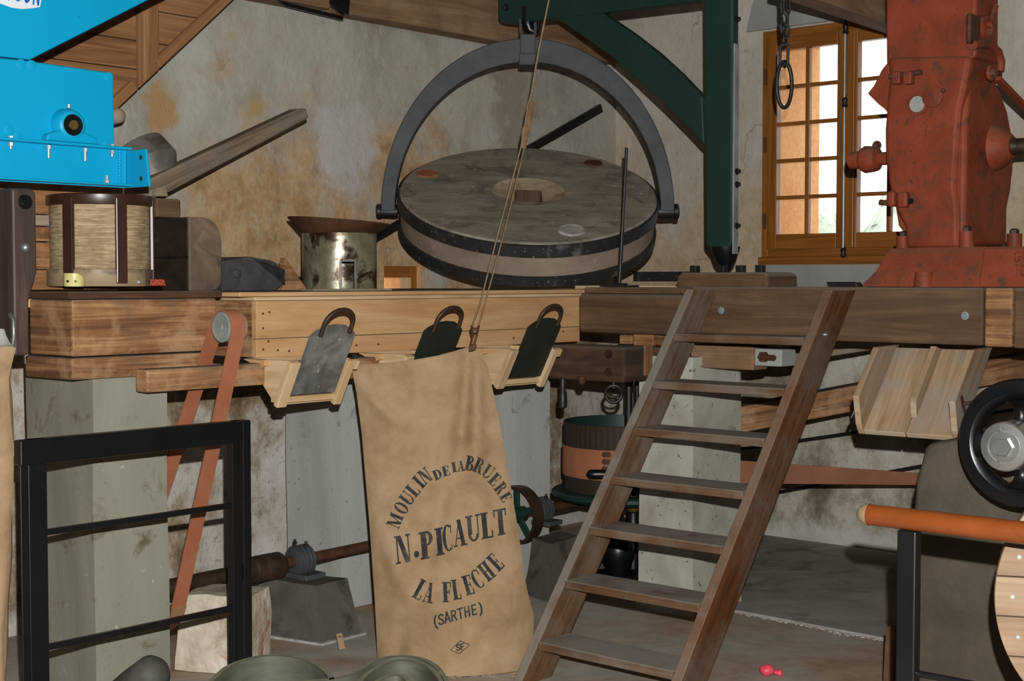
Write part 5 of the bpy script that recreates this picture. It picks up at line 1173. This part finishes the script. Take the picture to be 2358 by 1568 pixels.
mb.lathe(e0, d, [(.052, 0), (.054, L * .9), (.05, L + .02), (.036, L + .04), (.012, L + .05)], 24); single('dark_pole', 'dark round ended pole leaning in from the bottom left corner', 'pole', mb, M['darkpole'], e0, smooth=50)

# ---------------------------------------------------------------- drum pulley under the corner
DD = 7.3; pc_ = onY(1443, 970, DD); pcx = Vector((pc_.x, pc_.y, 0)); r = 146 / F * DD; zt_ = onY(1297, 968, DD).z; zb_ = onY(1297, 1122, DD).z
t = Thing('drum_pulley', 'dark upright belt drum with green inside on a round flange', 'pulley', pcx + Z * (zb_ - .04))
mb = MB(); mb.lathe(pcx, Z, [(r, zb_), (r, zt_ - .008), (r - .003, zt_), (r - .012, zt_)], 64, False); t.part('drum_wall', mb, M['darkdrum'], smooth=40)
mb = MB(); mb.lathe(pcx, Z, [(r - .012, zt_ - .001), (r - .014, zb_ + .05), (.03, zb_ + .05)], 64, False); mb.f = [f[::-1] for f in mb.f]; t.part('green_lining', mb, M['green'], smooth=40)
mb = MB(); za, zc = onY(1297, 1090, 6.7).z, onY(1297, 1022, 6.7).z; mb.lathe(pcx, Z, [(r + .001, zb_ + .075), (r + .006, zb_ + .075), (r + .006, zb_ + .225), (r + .001, zb_ + .225)], 64, False); bl = t.part('belt_band', mb, M['leather'], smooth=40)
f0 = math.atan2(-pcx.y, -pcx.x)
for i in range(2):
    for j in range(4):
        a = f0 - .335 + i * .058; dd = Vector((math.cos(a), math.sin(a), 0)); mb = MB(); q = pcx + dd * (r + .006) + Z * (zb_ + .205 - j * .036); mb.lathe(q, dd, [(.014, 0), (.012, .003)], 12); t.part('rivet', mb, M['rust'], bl)
mb = MB(); rf = r + .06; mb.lathe(pcx, Z, [(.05, zb_ - .03), (rf - .02, zb_ - .045), (rf, zb_ - .03), (rf, zb_ - .014), (rf - .01, zb_ - .006), (r + .01, zb_), (.05, zb_)], 64, False); t.part('flange', mb, M['green'], smooth=30)
mb = MB(); q = onY(1378, 1092, 6.92); mb.lathe(q - X * .06, X, [(.005, 0), (.022, .015), (.024, .05), (.022, .11), (.005, .12)], 16); t.part('clamp_handle', mb, M['black'], smooth=50)
t = Thing('spindle_column', 'black turned column with a bulb below the drum pulley', 'column', onY(1423, 1335, 7.1) * 1.0)
cc = onY(1423, 1280, 7.1); co_ = Vector((cc.x, cc.y, 0)); z_ = lambda py: onY(1423, py, 7.1).z
kr = lambda p: p / F * 7.1
mb = MB(); mb.lathe(co_, Z, [(kr(60), .002), (kr(58), .04), (kr(30), z_(1334)), (kr(24), z_(1325)), (kr(27), z_(1318)), (kr(29), z_(1308)), (kr(38), z_(1285)), (kr(40), z_(1268)), (kr(38), z_(1250)), (kr(27), z_(1236)), (kr(15), z_(1222)), (kr(14), z_(1140))], 28); t.part('turned_column', mb, M['black'], smooth=50)
cc = onY(1458, 1200, 7.25); co_ = Vector((cc.x, cc.y, 0)); mb = MB(); mb.lathe(co_, Z, [(kr(16), .002), (kr(16), z_(1192)), (kr(13), z_(1188))], 20); t.part('side_column', mb, M['black'], smooth=40)
mb = MB(); mb.lathe(co_, Z, [(kr(12), z_(1188)), (kr(15), z_(1180)), (kr(14), z_(1172)), (kr(10), z_(1168)), (kr(15), z_(1162)), (kr(14), z_(1148))], 20); t.part('brass_gland', mb, M['brass'], smooth=30, label='dull brass gland')
for px, rr in ((1448, 9), (1467, 5)):
    q = onY(px, 900, 7.2); mb = MB(); mb.cyl(Vector((q.x, q.y, zt_ - .1)), Vector((q.x, q.y, 1.0)), kr(rr)); t.part('spindle', mb, M['blkiron'], smooth=40)
# hooks under the bolted timber
q = onY(1296, 874, 6.35); zq = lambda py: onY(1296, py, 6.35).z
t = Thing('iron_drop', 'bottle shaped black iron weight hanging below the dark timber', 'weight', q)
mb = MB(); mb.lathe(Vector((q.x, q.y, 0)), Z, [(.006, zq(941)), (.018, zq(938)), (.0205, zq(925)), (.018, zq(905)), (.012, zq(898)), (.0125, zq(872))], 18); t.part('weight', mb, M['blkiron'], smooth=50)
mb = MB(); q = onY(1340, 882, 6.4); mb.lathe(q + Z * .03, -Z, [(.02, 0), (.02, .02), (.012, .035), (.004, .038)], 12); single('iron_stud', 'small rusty stud under the dark timber between weight and shackle', 'stud', mb, M['rust'], q, smooth=50)
q = onY(1413, 907, 6.35); t = Thing('iron_shackle', 'double ring iron shackle hanging under the dark timber by the ladder', 'shackle', q + Z * .06)
mb = MB(); mb.ring(q, -Y, .036, .008, 28, 8, 1.05, X); t.part('ring', mb, M['blkiron'], smooth=60)
mb = MB(); mb.ring(q + Z * .012 - Y * .012, -Y + Z * .5, .036, .006, 28, 8, .75, X); t.part('ring', mb, M['blkiron'], smooth=60)
mb = MB(); mb.cyl(q + Z * .025, q + Z * .07, .007); t.part('stem', mb, M['blkiron'])

# ---------------------------------------------------------------- the ladder
BL = onZ(1176, 1578, 0); TLp = Plane(BL, V).pt(1579, 666)
lu = TLp - BL; ld = lu.normalized(); lw = .655
bk2 = ld.cross(V); bk2 = bk2 if bk2.dot(U) > 0 else -bk2
t = Thing('ladder_stair', 'steep brown wooden ladder stair with dusty treads leaning on the front beam', 'ladder', BL)
dp, th = .15, .042
tops = lu.length
for k, off in enumerate((0, lw)):
    o = BL + V * off; a = o + ld * 0; e = TLp + V * off
    bb = o + bk2 * dp; bb = bb - ld * (bb.z / ld.z)
    et = e + bk2 * dp; et = et - ld * ((et.z - e.z) / ld.z)
    mb = MB(); mb.prism([o, e, et, bb], V * th, ld); t.part('side_string', mb, M['ladder2' if k else 'ladder'], bevel=.004)
bwid = lw - th
def s_at(py):
    lo_, hi_ = 0, 1
    for _ in range(30):
        m_ = (lo_ + hi_) / 2
        if proj(BL + V * th + lu * m_)[1] > py: lo_ = m_
        else: hi_ = m_
    return lo_
for py in (768, 877, 984, 1096, 1212, 1335, 1476):
    o = BL + V * (th + .0006) + lu * s_at(py) - U * .012
    mb = MB(); mb.prism([o, o + V * (bwid - .0012), o + V * (bwid - .0012) - Z * .032, o - Z * .032], U * .185, V); t.part('tread', mb, M['ladder'], bevel=.004)
q = BL + V * (lw + th) + lu * s_at(745) + bk2 * .05; q1 = R2.pt(1889, 731) - U * .01
mb = MB(); mb.tube([q + V * .008, lerp(q, q1, .5) + V * .012 - Z * .004, q1], .0025, 6); t.part('tie_wire', mb, M['zinc'], label='bright tie wire')
mb = MB(); mb.ball(q + V * .006, .012, 10, 6, (1, 1, .6)); t.part('wire_knot', mb, M['zinc'], smooth=60)

# ---------------------------------------------------------------- right hand side below the deck
FL, FR_, BLc, BRc = onY(1988, 990, 5.36), onY(2193, 1005, 5.17), onY(2062, 803, 5.70), onY(2262, 809, 5.50)
BLc += (BLc - FL) * .02; BRc += (BRc - FR_) * .02
wv = (FR_ - FL); fl_n = (BLc - FL).cross(wv).normalized(); fl_n = fl_n if fl_n.z > 0 else -fl_n
t = Thing('plank_trough', 'sloping raw plank trough with a middle divider below the red mill', 'trough', FL)
for (a, b, m) in ((0.0, .475, 'chute'), (.487, 1.0, 'chute')):
    mb = MB(); mb.prism([lerp(FL, FR_, a), lerp(FL, FR_, b), lerp(BLc, BRc, b), lerp(BLc, BRc, a)], -fl_n * .022, BLc - FL); t.part('plank', mb, M[m], bevel=.003)
for s, (f, b) in enumerate(((FL, BLc), (FR_, BRc))):
    dr = (b - f).normalized(); hh = .135; sw_ = wv.normalized() * (.024 if s else -.024)
    mb = MB(); zc_ = R2.pt(1885, 786.5).z - .006; tb = f + fl_n * hh; tb = tb + dr * ((zc_ - tb.z) / dr.z); bb_ = f - fl_n * .022; bb_ = bb_ + dr * ((zc_ - bb_.z) / dr.z); mb.prism([f - fl_n * .022, f + fl_n * .03 - dr * .004, f + fl_n * hh + dr * .035, tb, bb_], sw_, dr); t.part('side_plank', mb, M['chute'], bevel=.004)
f, b = lerp(FL, FR_, .475), lerp(BLc, BRc, .475); dr = (b - f).normalized()
mb = MB(); mb.prism([f + dr * .085, f + dr * .11 + fl_n * .055, f + dr * .13 + fl_n * .06, b + fl_n * .06 - dr * .06, b], wv.normalized() * .024, dr); t.part('divider', mb, M['chute'], bevel=.004)
q = FR_ + fl_n * .07 + (BRc - FR_) * .2 + wv.normalized() * .026; mb = MB(); mb.bar(q - fl_n * .035, q + fl_n * .035, .02, .006, BRc - FR_); t.part('latch_plate', mb, M['rust'])
mb = MB(); mb.tube([q, q + X * .03 + Z * .006, q + X * .045 - Z * .01, q + X * .04 - Z * .03, q + X * .03 - Z * .06], .006, 8); t.part('latch_hook', mb, M['rust'], smooth=60)
q = FL + fl_n * .05 - wv.normalized() * .026 + (BLc - FL) * .15; mb = MB(); mb.tube([q, q - X * .02 - Z * .02, q - X * .03 - Z * .045], .007, 8); t.part('latch_hook', mb, M['blkiron'], smooth=60)
mb = MB(); mb.bar(onY(1690, 966, 6.95), onY(2420, 828, 7.3), .125, .10, Z); single('brace_timber', 'slanting two tone pine brace passing behind the ladder and the plank trough', 'beam', mb, M['oldpine'], onY(1690, 968, 6.4), bevel=.004)
mb = MB(); mb.prism([onY(1640, 1056, 7.0), onY(2130, 1090, 7.0), onY(2130, 1117, 7.0), onY(1640, 1112, 7.0)], Y * .006, X); single('drive_belt', 'flat brown leather belt running level to the brown casing', 'belt', mb, M['leather2'], onY(1760, 1090, 7.0))
for (a, b, lb) in (((1700, 1035), (2345, 942), 'upper thin black rod on the wall, passing behind the trough and handwheel'), ((1700, 1150), (2130, 1072), 'lower thin black rod on the wall, passing behind the brown belt')):
    mb = MB(); p0, p1 = PW.off(-.12).pt(*a), PW.off(-.12).pt(*b); mb.cyl(p0, p1, .010); single('thin_rod', lb, 'rod', mb, M['blkiron'], p0, smooth=40)
# brown casing
TKP = Plane(onY(2200, 1300, 4.75), (U + Y * .3).normalized())
t = Thing('sheet_casing', 'big brown sheet metal casing behind the orange handrail', 'casing', Vector((TKP.p.x, TKP.p.y, 0)))
pts = [(2052, 1630), (2068, 1480), (2098, 1240), (2108, 1110), (2128, 1035), (2136, 1022), (2160, 1016), (2260, 1004), (2460, 1000), (2460, 1640)]
w = [TKP.pt(*p) for p in pts]; w[0].z = w[-1].z = .003
mb = MB(); mb.prism(w, U * .5, Z); t.part('shell', mb, M['tank'], bevel=.015, seg=3)
mb = MB(); a, b = TKP.off(-.01).pt(2047, 1440), TKP.off(-.01).pt(2040, 1566); b.z = max(.003, b.z); a2 = TKP.off(-.01).pt(2066, 1440); mb.prism([b, TKP.off(-.01).pt(2062, 1566), a2, a], -U * .02, Z); t.part('rusty_foot', mb, M['rust'])
# handwheel with polished hub
hc = onY(2358, 1020, 4.28); ha = -U; hb_ = Vector((-ha.y, ha.x, 0)); hb_ = hb_ if hb_.x > 0 else -hb_
RH = .194; t = Thing('belt_handwheel', 'glossy black spoked wheel with polished steel hub on the brown casing', 'wheel', hc)
mb = MB(); mb.lathe(hc, ha, [(RH - .04, -.03), (RH - .01, -.032), (RH, -.02), (RH + .001, .022), (RH - .006, .032), (RH - .034, .034), (RH - .042, .042), (RH - .056, .036), (RH - .066, .012), (RH - .06, -.015), (RH - .04, -.03)], 64, False); t.part('rim', mb, M['black'], smooth=50)
for k in range(4):
    a = k * math.pi / 2 + 1.60; f = lambda r_, q: hc + hb_ * (r_ * math.cos(a + q)) + Z * (r_ * math.sin(a + q)) + ha * .014
    mb = MB(); mb.tube([f(.045, 0), f(.065, 0), f(.085, 0), f(.10, 0), f(.115, 0), f(.13, 0)], lambda s: .020 + .045 * (2 * abs(s - .45)) ** 2.2 * .6, 14); t.part('spoke', mb, M['black'], smooth=60)
mb = MB(); mb.lathe(hc, ha, [(.07, -.03), (.075, .0), (.072, .035), (.06, .045)], 32); t.part('hub', mb, M['black'], smooth=40)
mb = MB(); mb.lathe(hc + ha * .045 - X * .006, ha, [(.06, 0), (.073, .002), (.073, .085), (.069, .09), (.05, .092), (.047, .088), (.044, .093), (.02, .094)], 40); t.part('hub_cap', mb, M['chrome'], smooth=30, label='polished steel hub cap')
q = hc + ha * .138 - X * .006; mb = MB(); mb.lathe(q, ha, [(.03, 0), (.03, .01), (.026, .014)], 6); t.part('hub_nut', mb, M['chrome'])
for a in (1.9, 4.4):
    q2 = hc + ha * .136 - X * .006 + hb_ * .055 * math.cos(a) + Z * .055 * math.sin(a); mb = MB(); mb.lathe(q2, ha, [(.009, 0), (.008, .003)], 14); t.part('set_screw', mb, M['steel'])
mb = MB(); mb.cyl(hc - ha * .03, hc - ha * .45, .03); t.part('axle', mb, M['rustdk'])
# handrail
r0 = onY(1996, 1184, 3.42); t = Thing('handrail', 'round orange varnished handrail on a black steel post at lower right', 'handrail', Vector((r0.x, r0.y, 0)))
mb = MB(); mb.lathe(r0, V, [(.0255, .0), (.0265, 1.4)], 28); t.part('rail', mb, M['rail'], smooth=50)
mb = MB(); mb.lathe(r0, V, [(.0, -.024), (.010, -.022), (.019, -.014), (.0258, -.001), (.0268, .008)], 28, False); mb.f = [f[::-1] for f in mb.f]; t.part('end_cap', mb, M['caps'], smooth=60, label='pale end grain of the rail')
pp = Plane(r0, U).pt(2094, 1230); pp = Vector((pp.x, pp.y, 0)); mb = MB(); mb.box(pp + Z * (r0.z - .026) * .5, (V, U, Z), (.024, .016, (r0.z - .026) * .5)); t.part('post', mb, M['black'], bevel=.004)
zl = Plane(r0, U).pt(2100, 1548).z; mb = MB(); mb.cyl(pp + V * .02 + Z * zl, pp + V * 1.2 + Z * zl, .008); t.part('lower_bar', mb, M['black'], smooth=40)
# planked wheel side at the right edge
kc = onY(2640, 1390, 3.3); KR = 335 / F * 3.3; ka = Vector((-.25, -.97, 0)).normalized(); kb = Vector((-ka.y, ka.x, 0)); kb = kb if kb.x > 0 else -kb
t = Thing('planked_disc', 'pale planked wooden disc with screws cut by the right picture edge', 'disc', Vector((kc.x, kc.y, kc.z - KR)))
n = 7; ys = [-1 + 2 * i / n for i in range(n + 1)]
for i in range(n):
    y0, y1 = ys[i] * KR + .0015, ys[i + 1] * KR - .0015; pts = []
    for k in range(7): y = y0 + (y1 - y0) * k / 6; pts.append((math.sqrt(max(0, KR * KR - y * y)), y))
    pts += [(-x, y) for x, y in pts[::-1]]
    mb = MB(); mb.prism([kc + kb * x + Z * y for x, y in pts], -ka * .03, kb); t.part('plank', mb, M['discwood'], bevel=.002)
for i in range(1, n - 1):
    y = (ys[i] + ys[i + 1]) / 2 * KR; x = -math.sqrt(KR * KR - y * y) + .04; mb = MB(); q = kc + kb * x + Z * y; mb.lathe(q, ka, [(.0055, 0), (.0045, .002)], 10); t.part('screw_head', mb, M['zinc'])
mb = MB(); mb.lathe(kc - ka * .05, ka, [(KR - .02, -.02), (KR - .005, -.02), (KR - .005, .018), (KR - .02, .018)], 64, False); t.part('rim', mb, M['darkdrum'], smooth=40)
mb = MB(); mb.prism([kc + Z * (-KR * .97) + kb * .08 - ka * .05, kc + Z * (-KR * .97) - kb * .08 - ka * .05, Vector((kc.x, kc.y, .003)) - kb * .12 - ka * .05, Vector((kc.x, kc.y, .003)) + kb * .12 - ka * .05], -ka * .2, Z); t.part('stand', mb, M['pale'])
# burst balloon on the floor
q = onZ(1766, 1556, .0); t = Thing('pink_balloon', 'small deflated pink balloon lying on the floor near the ladder foot', 'balloon', q)
mb = MB(); mb.ball(q + Z * .022, .026, 16, 10, (1.15, 1, .82)); mb.rough(.005, 40); t.part('skin', mb, M['pink'], smooth=70)
mb = MB(); mb.lathe(q + X * .026 + Z * .014, X - Z * .1, [(.006, 0), (.009, .01), (.016, .022), (.012, .03)], 12); mb.rough(.003, 60); t.part('neck', mb, M['pink'], smooth=70)

# ---------------------------------------------------------------- chain with ring
t = Thing('hanging_chain', 'black chain with a long oval ring hanging in front of the window', 'chain', onY(1806, 0, 6.2))
cd = 6.2; k = 0
for (px, py, h, w, fl) in ((1803, -20, 22, 7, 0), (1800, 12, 22, 7, 1), (1812, 14, 22, 7, 0), (1806, 46, 20, 8, 0), (1800, 60, 20, 6, 1), (1810, 72, 16, 7, 0), (1806, 88, 14, 6, 1)) + tuple((1806 + (3 if i % 2 else -3), -48 - 30 * i, 22, 7, i % 2) for i in range(13)):
    c = onY(px, py, cd); a = -Y if not fl else (-Y * .4 + X).normalized(); mb = MB(); mb.ring(c, a, w / F * cd, .0055, 18, 8, h / w, a.cross(Z).normalized()); t.part('link', mb, M['blkiron'], smooth=60)
mb = MB(); P = [onY(x, y, cd) for x, y in ((1797, 104), (1815, 102), (1814, 150), (1796, 152))]
for i in range(4): mb.bar(P[i], P[(i + 1) % 4], .013, .012, Y)
t.part('square_link', mb, M['blkiron'], bevel=.003)
mb = MB(); c = onY(1806, 195, cd); mb.ring(c, (-Y + X * .3).normalized(), 19 / F * cd, .0085, 36, 10, 2.75, (X + Y * .3).normalized()); t.part('oval_ring', mb, M['blkiron'], smooth=60)
mb = MB(); c = onY(1807, 148, cd); mb.ring(c, X, .012, .006, 16, 8); t.part('link', mb, M['blkiron'], smooth=60)

# ---------------------------------------------------------------- the red mill
RC = onY(2212, 560, 5.78); RU = Plane(RC, U); RV = Plane(RC, V)
base_z = R2.pt(1590, 660).z + .001
t = Thing('red_mill', 'tall red cast iron mill bolted on a wide flared foot', 'mill', Vector((RC.x, RC.y, base_z)))
def ru(pts, dep, pl=RU): return MB().prism([pl.pt(*p) for p in pts], dep, Z)
t.part('column', ru([(2037, -500), (2248, -500), (2248, 128), (2215, 150), (2040, 150)], U * .22, RU.off(.02)), M['red'], bevel=.012, seg=3)
t.part('front_body', ru([(2042, 130), (2236, 128), (2225, 190), (2212, 250), (2206, 330), (2200, 430), (2208, 480), (2208, 572), (2084, 572), (2082, 520), (2068, 496), (2054, 462), (2044, 420), (2036, 360), (2035, 300), (2041, 225), (2046, 175)], U * .30), M['red'], bevel=.022, seg=3)
t.part('drum_housing', MB().prism([RV.off(.012).pt(*p) for p in ((2222, 566), (2224, 440), (2226, 300), (2230, 225), (2238, 182), (2256, 164), (2282, 176), (2305, 208), (2322, 256), (2334, 320), (2335, 390), (2329, 440), (2321, 480), (2320, 566))], -V * .19, Z), M['red'], bevel=.02, seg=3)
q = RV.off(.012).pt(2292, 340); mb = MB(); mb.lathe(q, V, [(.10, -.005), (.085, .03), (.06, .06), (.045, .075)], 32); t.part('boss', mb, M['red'], smooth=40)
mb = MB(); mb.lathe(q, V, [(.036, .07), (.036, .085), (.032, .09), (.034, .092), (.030, .10), (.030, .8)], 24); t.part('shaft', mb, M['rustdk'], smooth=40)
for k in range(12): mb = MB(); mb.ring(q + V * (.10 + k * .009), V, .030, .0035, 24, 6); t.part('thread_ring', mb, M['rustdk'], smooth=60)
# foot
RF = RU.off(-.05); zt = RU.pt(2100, 571).z
A0, A1 = RF.pt(2006, 640), RF.pt(2480, 640); a0 = Vector((A0.x, A0.y, 0)); Lr = (A1 - A0).dot(V); hF = zt - base_z
mb = MB(); vs = []; prof = [(0, -.055, -.02), (.03, -.055, -.02), (.32, -.012, -.005), (.40, .0, .0), (.85, .035, .02), (1.0, .05, .035)]
for f, il, iff in prof:
    z = base_z + hF * f
    for (u, d) in ((il + .02, iff), (Lr, iff), (Lr, .62), (il + .02, .62)): vs.append(a0 + V * u + U * d + Z * z)
fs = [(4 * k + i, 4 * k + (i + 1) % 4, 4 * k + 4 + (i + 1) % 4, 4 * k + 4 + i) for k in range(len(prof) - 1) for i in range(4)] + [(3, 2, 1, 0), tuple(4 * len(prof) - 4 + i for i in range(4))]
mb.add(vs, fs, V); t.part('flared_foot', mb, M['red'], bevel=.01, seg=3)
def footpt(px, py): return RF.pt(px, py)
q = RF.off(-.005).pt(2128, 658); q.z = base_z; mb = MB(); mb.lathe(q, Z, [(.042, 0), (.038, .03), (.036, .058), (.034, .062)], 24); t.part('foot_lug', mb, M['red'], smooth=40)
mb = MB(); q = RF.pt(2258, 640); q0 = Vector((q.x, q.y, base_z)); mb.prism([q0 - U * .025, q0 + V * .5 - U * .025, q0 + V * .5 + U * .01 + Z * (hF - .005), q0 + U * .012 + V * .004 + Z * (hF - .005)], U * .06, Z); t.part('foot_panel', mb, M['red'], bevel=.008)
LP_ = RF.off(-.033); mb = MB()
lz = lambda x, y: (lambda p: p + U * (.036 * max(0, (p.z - base_z) / hF)) - U * .002)(LP_.pt(x, y))
for ch, x, y in (('G', 2336, 590), ('R', 2353, 591), ('T', 2337, 622), ('O', 2354, 622)): 
    mb = MB(); put_letter(mb, ch, x, y, 16, 27, 1, 0, lz, sans)
    vs = mb.v[:]; mb2 = MB(); n4 = len(vs)
    for i in range(0, n4, 4): mb2.prism(vs[i:i + 4], -U * .004, Z)
    t.part('raised_letter', mb2, M['red'])
for (px, py, r_, hb) in ((2226, 538, .031, .075), (2336, 545, .031, .07), (2080, 548, .028, .06)):
    pl = RU.off(.03 if px < 2300 else .32); q = pl.pt(px, py); q.z = zt - .01; mb = MB(); mb.lathe(q, Z, [(r_ * 1.1, 0), (r_, .02), (r_, hb)], 20); t.part('bolt_boss', mb, M['red'], smooth=40)
    mb = MB(); mb.lathe(q + Z * hb, Z, [(r_ * .62, 0), (r_ * .62, .016), (r_ * .3, .022)], 6); t.part('bolt_nut', mb, M['rustdk'])
# fittings
q = RU.off(-.002).pt(2113, 240); ea = Vector((-.28, -.96, .0)); mb = MB(); mb.lathe(q, -U, [(.040, 0), (.046, .004), (.046, .010), (.036, .012), (.032, .002)], 28); t.part('peep_ring', mb, M['red'], smooth=40)
mb = MB(); mb.lathe(q - U * .004, -U, [(.033, 0), (.033, .002)], 24); t.part('peep_glass', mb, M['cement'], label='grey clouded sight hole')
q = RU.off(-.016).pt(2148, 222); mb = MB(); mb.lathe(q, -U, [(.044, 0), (.044, .006), (.040, .008)], 28); t.part('peep_cover', mb, M['red'], smooth=40)
q = RU.off(-.022).pt(2172, 208); mb = MB(); mb.ball(q, .009, 10, 6); t.part('cover_screw', mb, M['rust'], smooth=60)
for px in (2068, 2094):
    q = RU.off(-.012).pt(px, 180); mb = MB(); mb.box(q, (V, Z, U), (.019, .026, .024)); t.part('hinge_lug', mb, M['red'], bevel=.006)
mb = MB(); q = RU.off(-.014).pt(2048, 176); mb.cyl(q, RU.off(-.014).pt(2122, 166), .011); t.part('hinge_pin', mb, M['rust'])
t.part('side_flap', ru([(1997, 215), (2012, 196), (2030, 160), (2046, 140), (2052, 200), (2046, 262), (2035, 250), (2022, 240)], U * .03, RU.off(.03)), M['red'], bevel=.005)
q = RU.off(.06).pt(2036, 365); mb = MB(); kx = 5.9 / F
mb.lathe(q, -V, [(.028, -.03), (.028, .02), (.05, .03), (.055, .05), (.058, .085), (.050, .10), (.038, .108), (.036, .155), (.030, .16)], 24); t.part('side_valve', mb, M['red'], smooth=40)
mb = MB(); q2 = RU.off(.04).pt(2020, 335); hexbolt(mb, q2, -U, .014, .02); t.part('valve_bolt', mb, M['rust'])
for (px, py, w_) in ((2056, 458, .024), (2082, 460, .032)):
    q = RU.off(-.01).pt(px, py); mb = MB(); mb.box(q, (V, Z, U), (w_ * .7, .032, .022)); t.part('lower_lug', mb, M['red'], bevel=.01)
mb = MB(); q = RU.off(-.012).pt(2026, 466); mb.cyl(q, RU.off(-.012).pt(2050, 468), .012); t.part('lug_bolt', mb, M['rust'])
mb = MB(); q = RU.off(-.034).pt(2098, 463); mb.cyl(q, q - U * .002, .012); t.part('lug_hole', mb, M['black'])
t.part('lower_curve', ru([(2060, 470), (2090, 478), (2092, 545), (2084, 540), (2068, 520)], U * .2, RU.off(.1)), M['red'], bevel=.01)
mb = MB(); q = RV.off(.03).pt(2258, 66); mb.lathe(q, V, [(.046, -.02), (.05, 0), (.05, .03), (.034, .036), (.028, .01)], 24); t.part('gear_boss', mb, M['red'], smooth=40)
mb = MB(); q = RV.off(.075).pt(2258, 66); mb.box(q - V * .03 + Z * .0, (U, Z, V), (.05, .06, .012)); t.part('gear_plate', mb, M['rust'], bevel=.012)
mb = MB(); mb.cyl(RV.off(.05).pt(2276, 66), RV.off(.05).pt(2293, 14), .0115); t.part('lever_rod', mb, M['red'], smooth=40)
mb = MB(); mb.tube([RV.off(.05).pt(*p) for p in ((2240, 104), (2258, 100), (2282, 104), (2298, 120), (2305, 142), (2303, 165))], lambda s: .020 - .003 * s, 12); t.part('curved_arm', mb, M['red'], smooth=60)
for dv in (.03, .085):
    mb = MB(); mb.ring(RV.off(dv).pt(2282, 168), V, .028, .011, 20, 8, .8); t.part('fork_eye', mb, M['red'], smooth=60)
mb = MB(); mb.cyl(RV.off(.02).pt(2284, 168), RV.off(.11).pt(2284, 166), .012); t.part('fork_pin', mb, M['rust'])
mb = MB(); mb.bar(RV.off(.06).pt(2296, 180), RV.off(.06).pt(2420, 308), .032, .018, V); t.part('link_rod', mb, M['red'], bevel=.004)
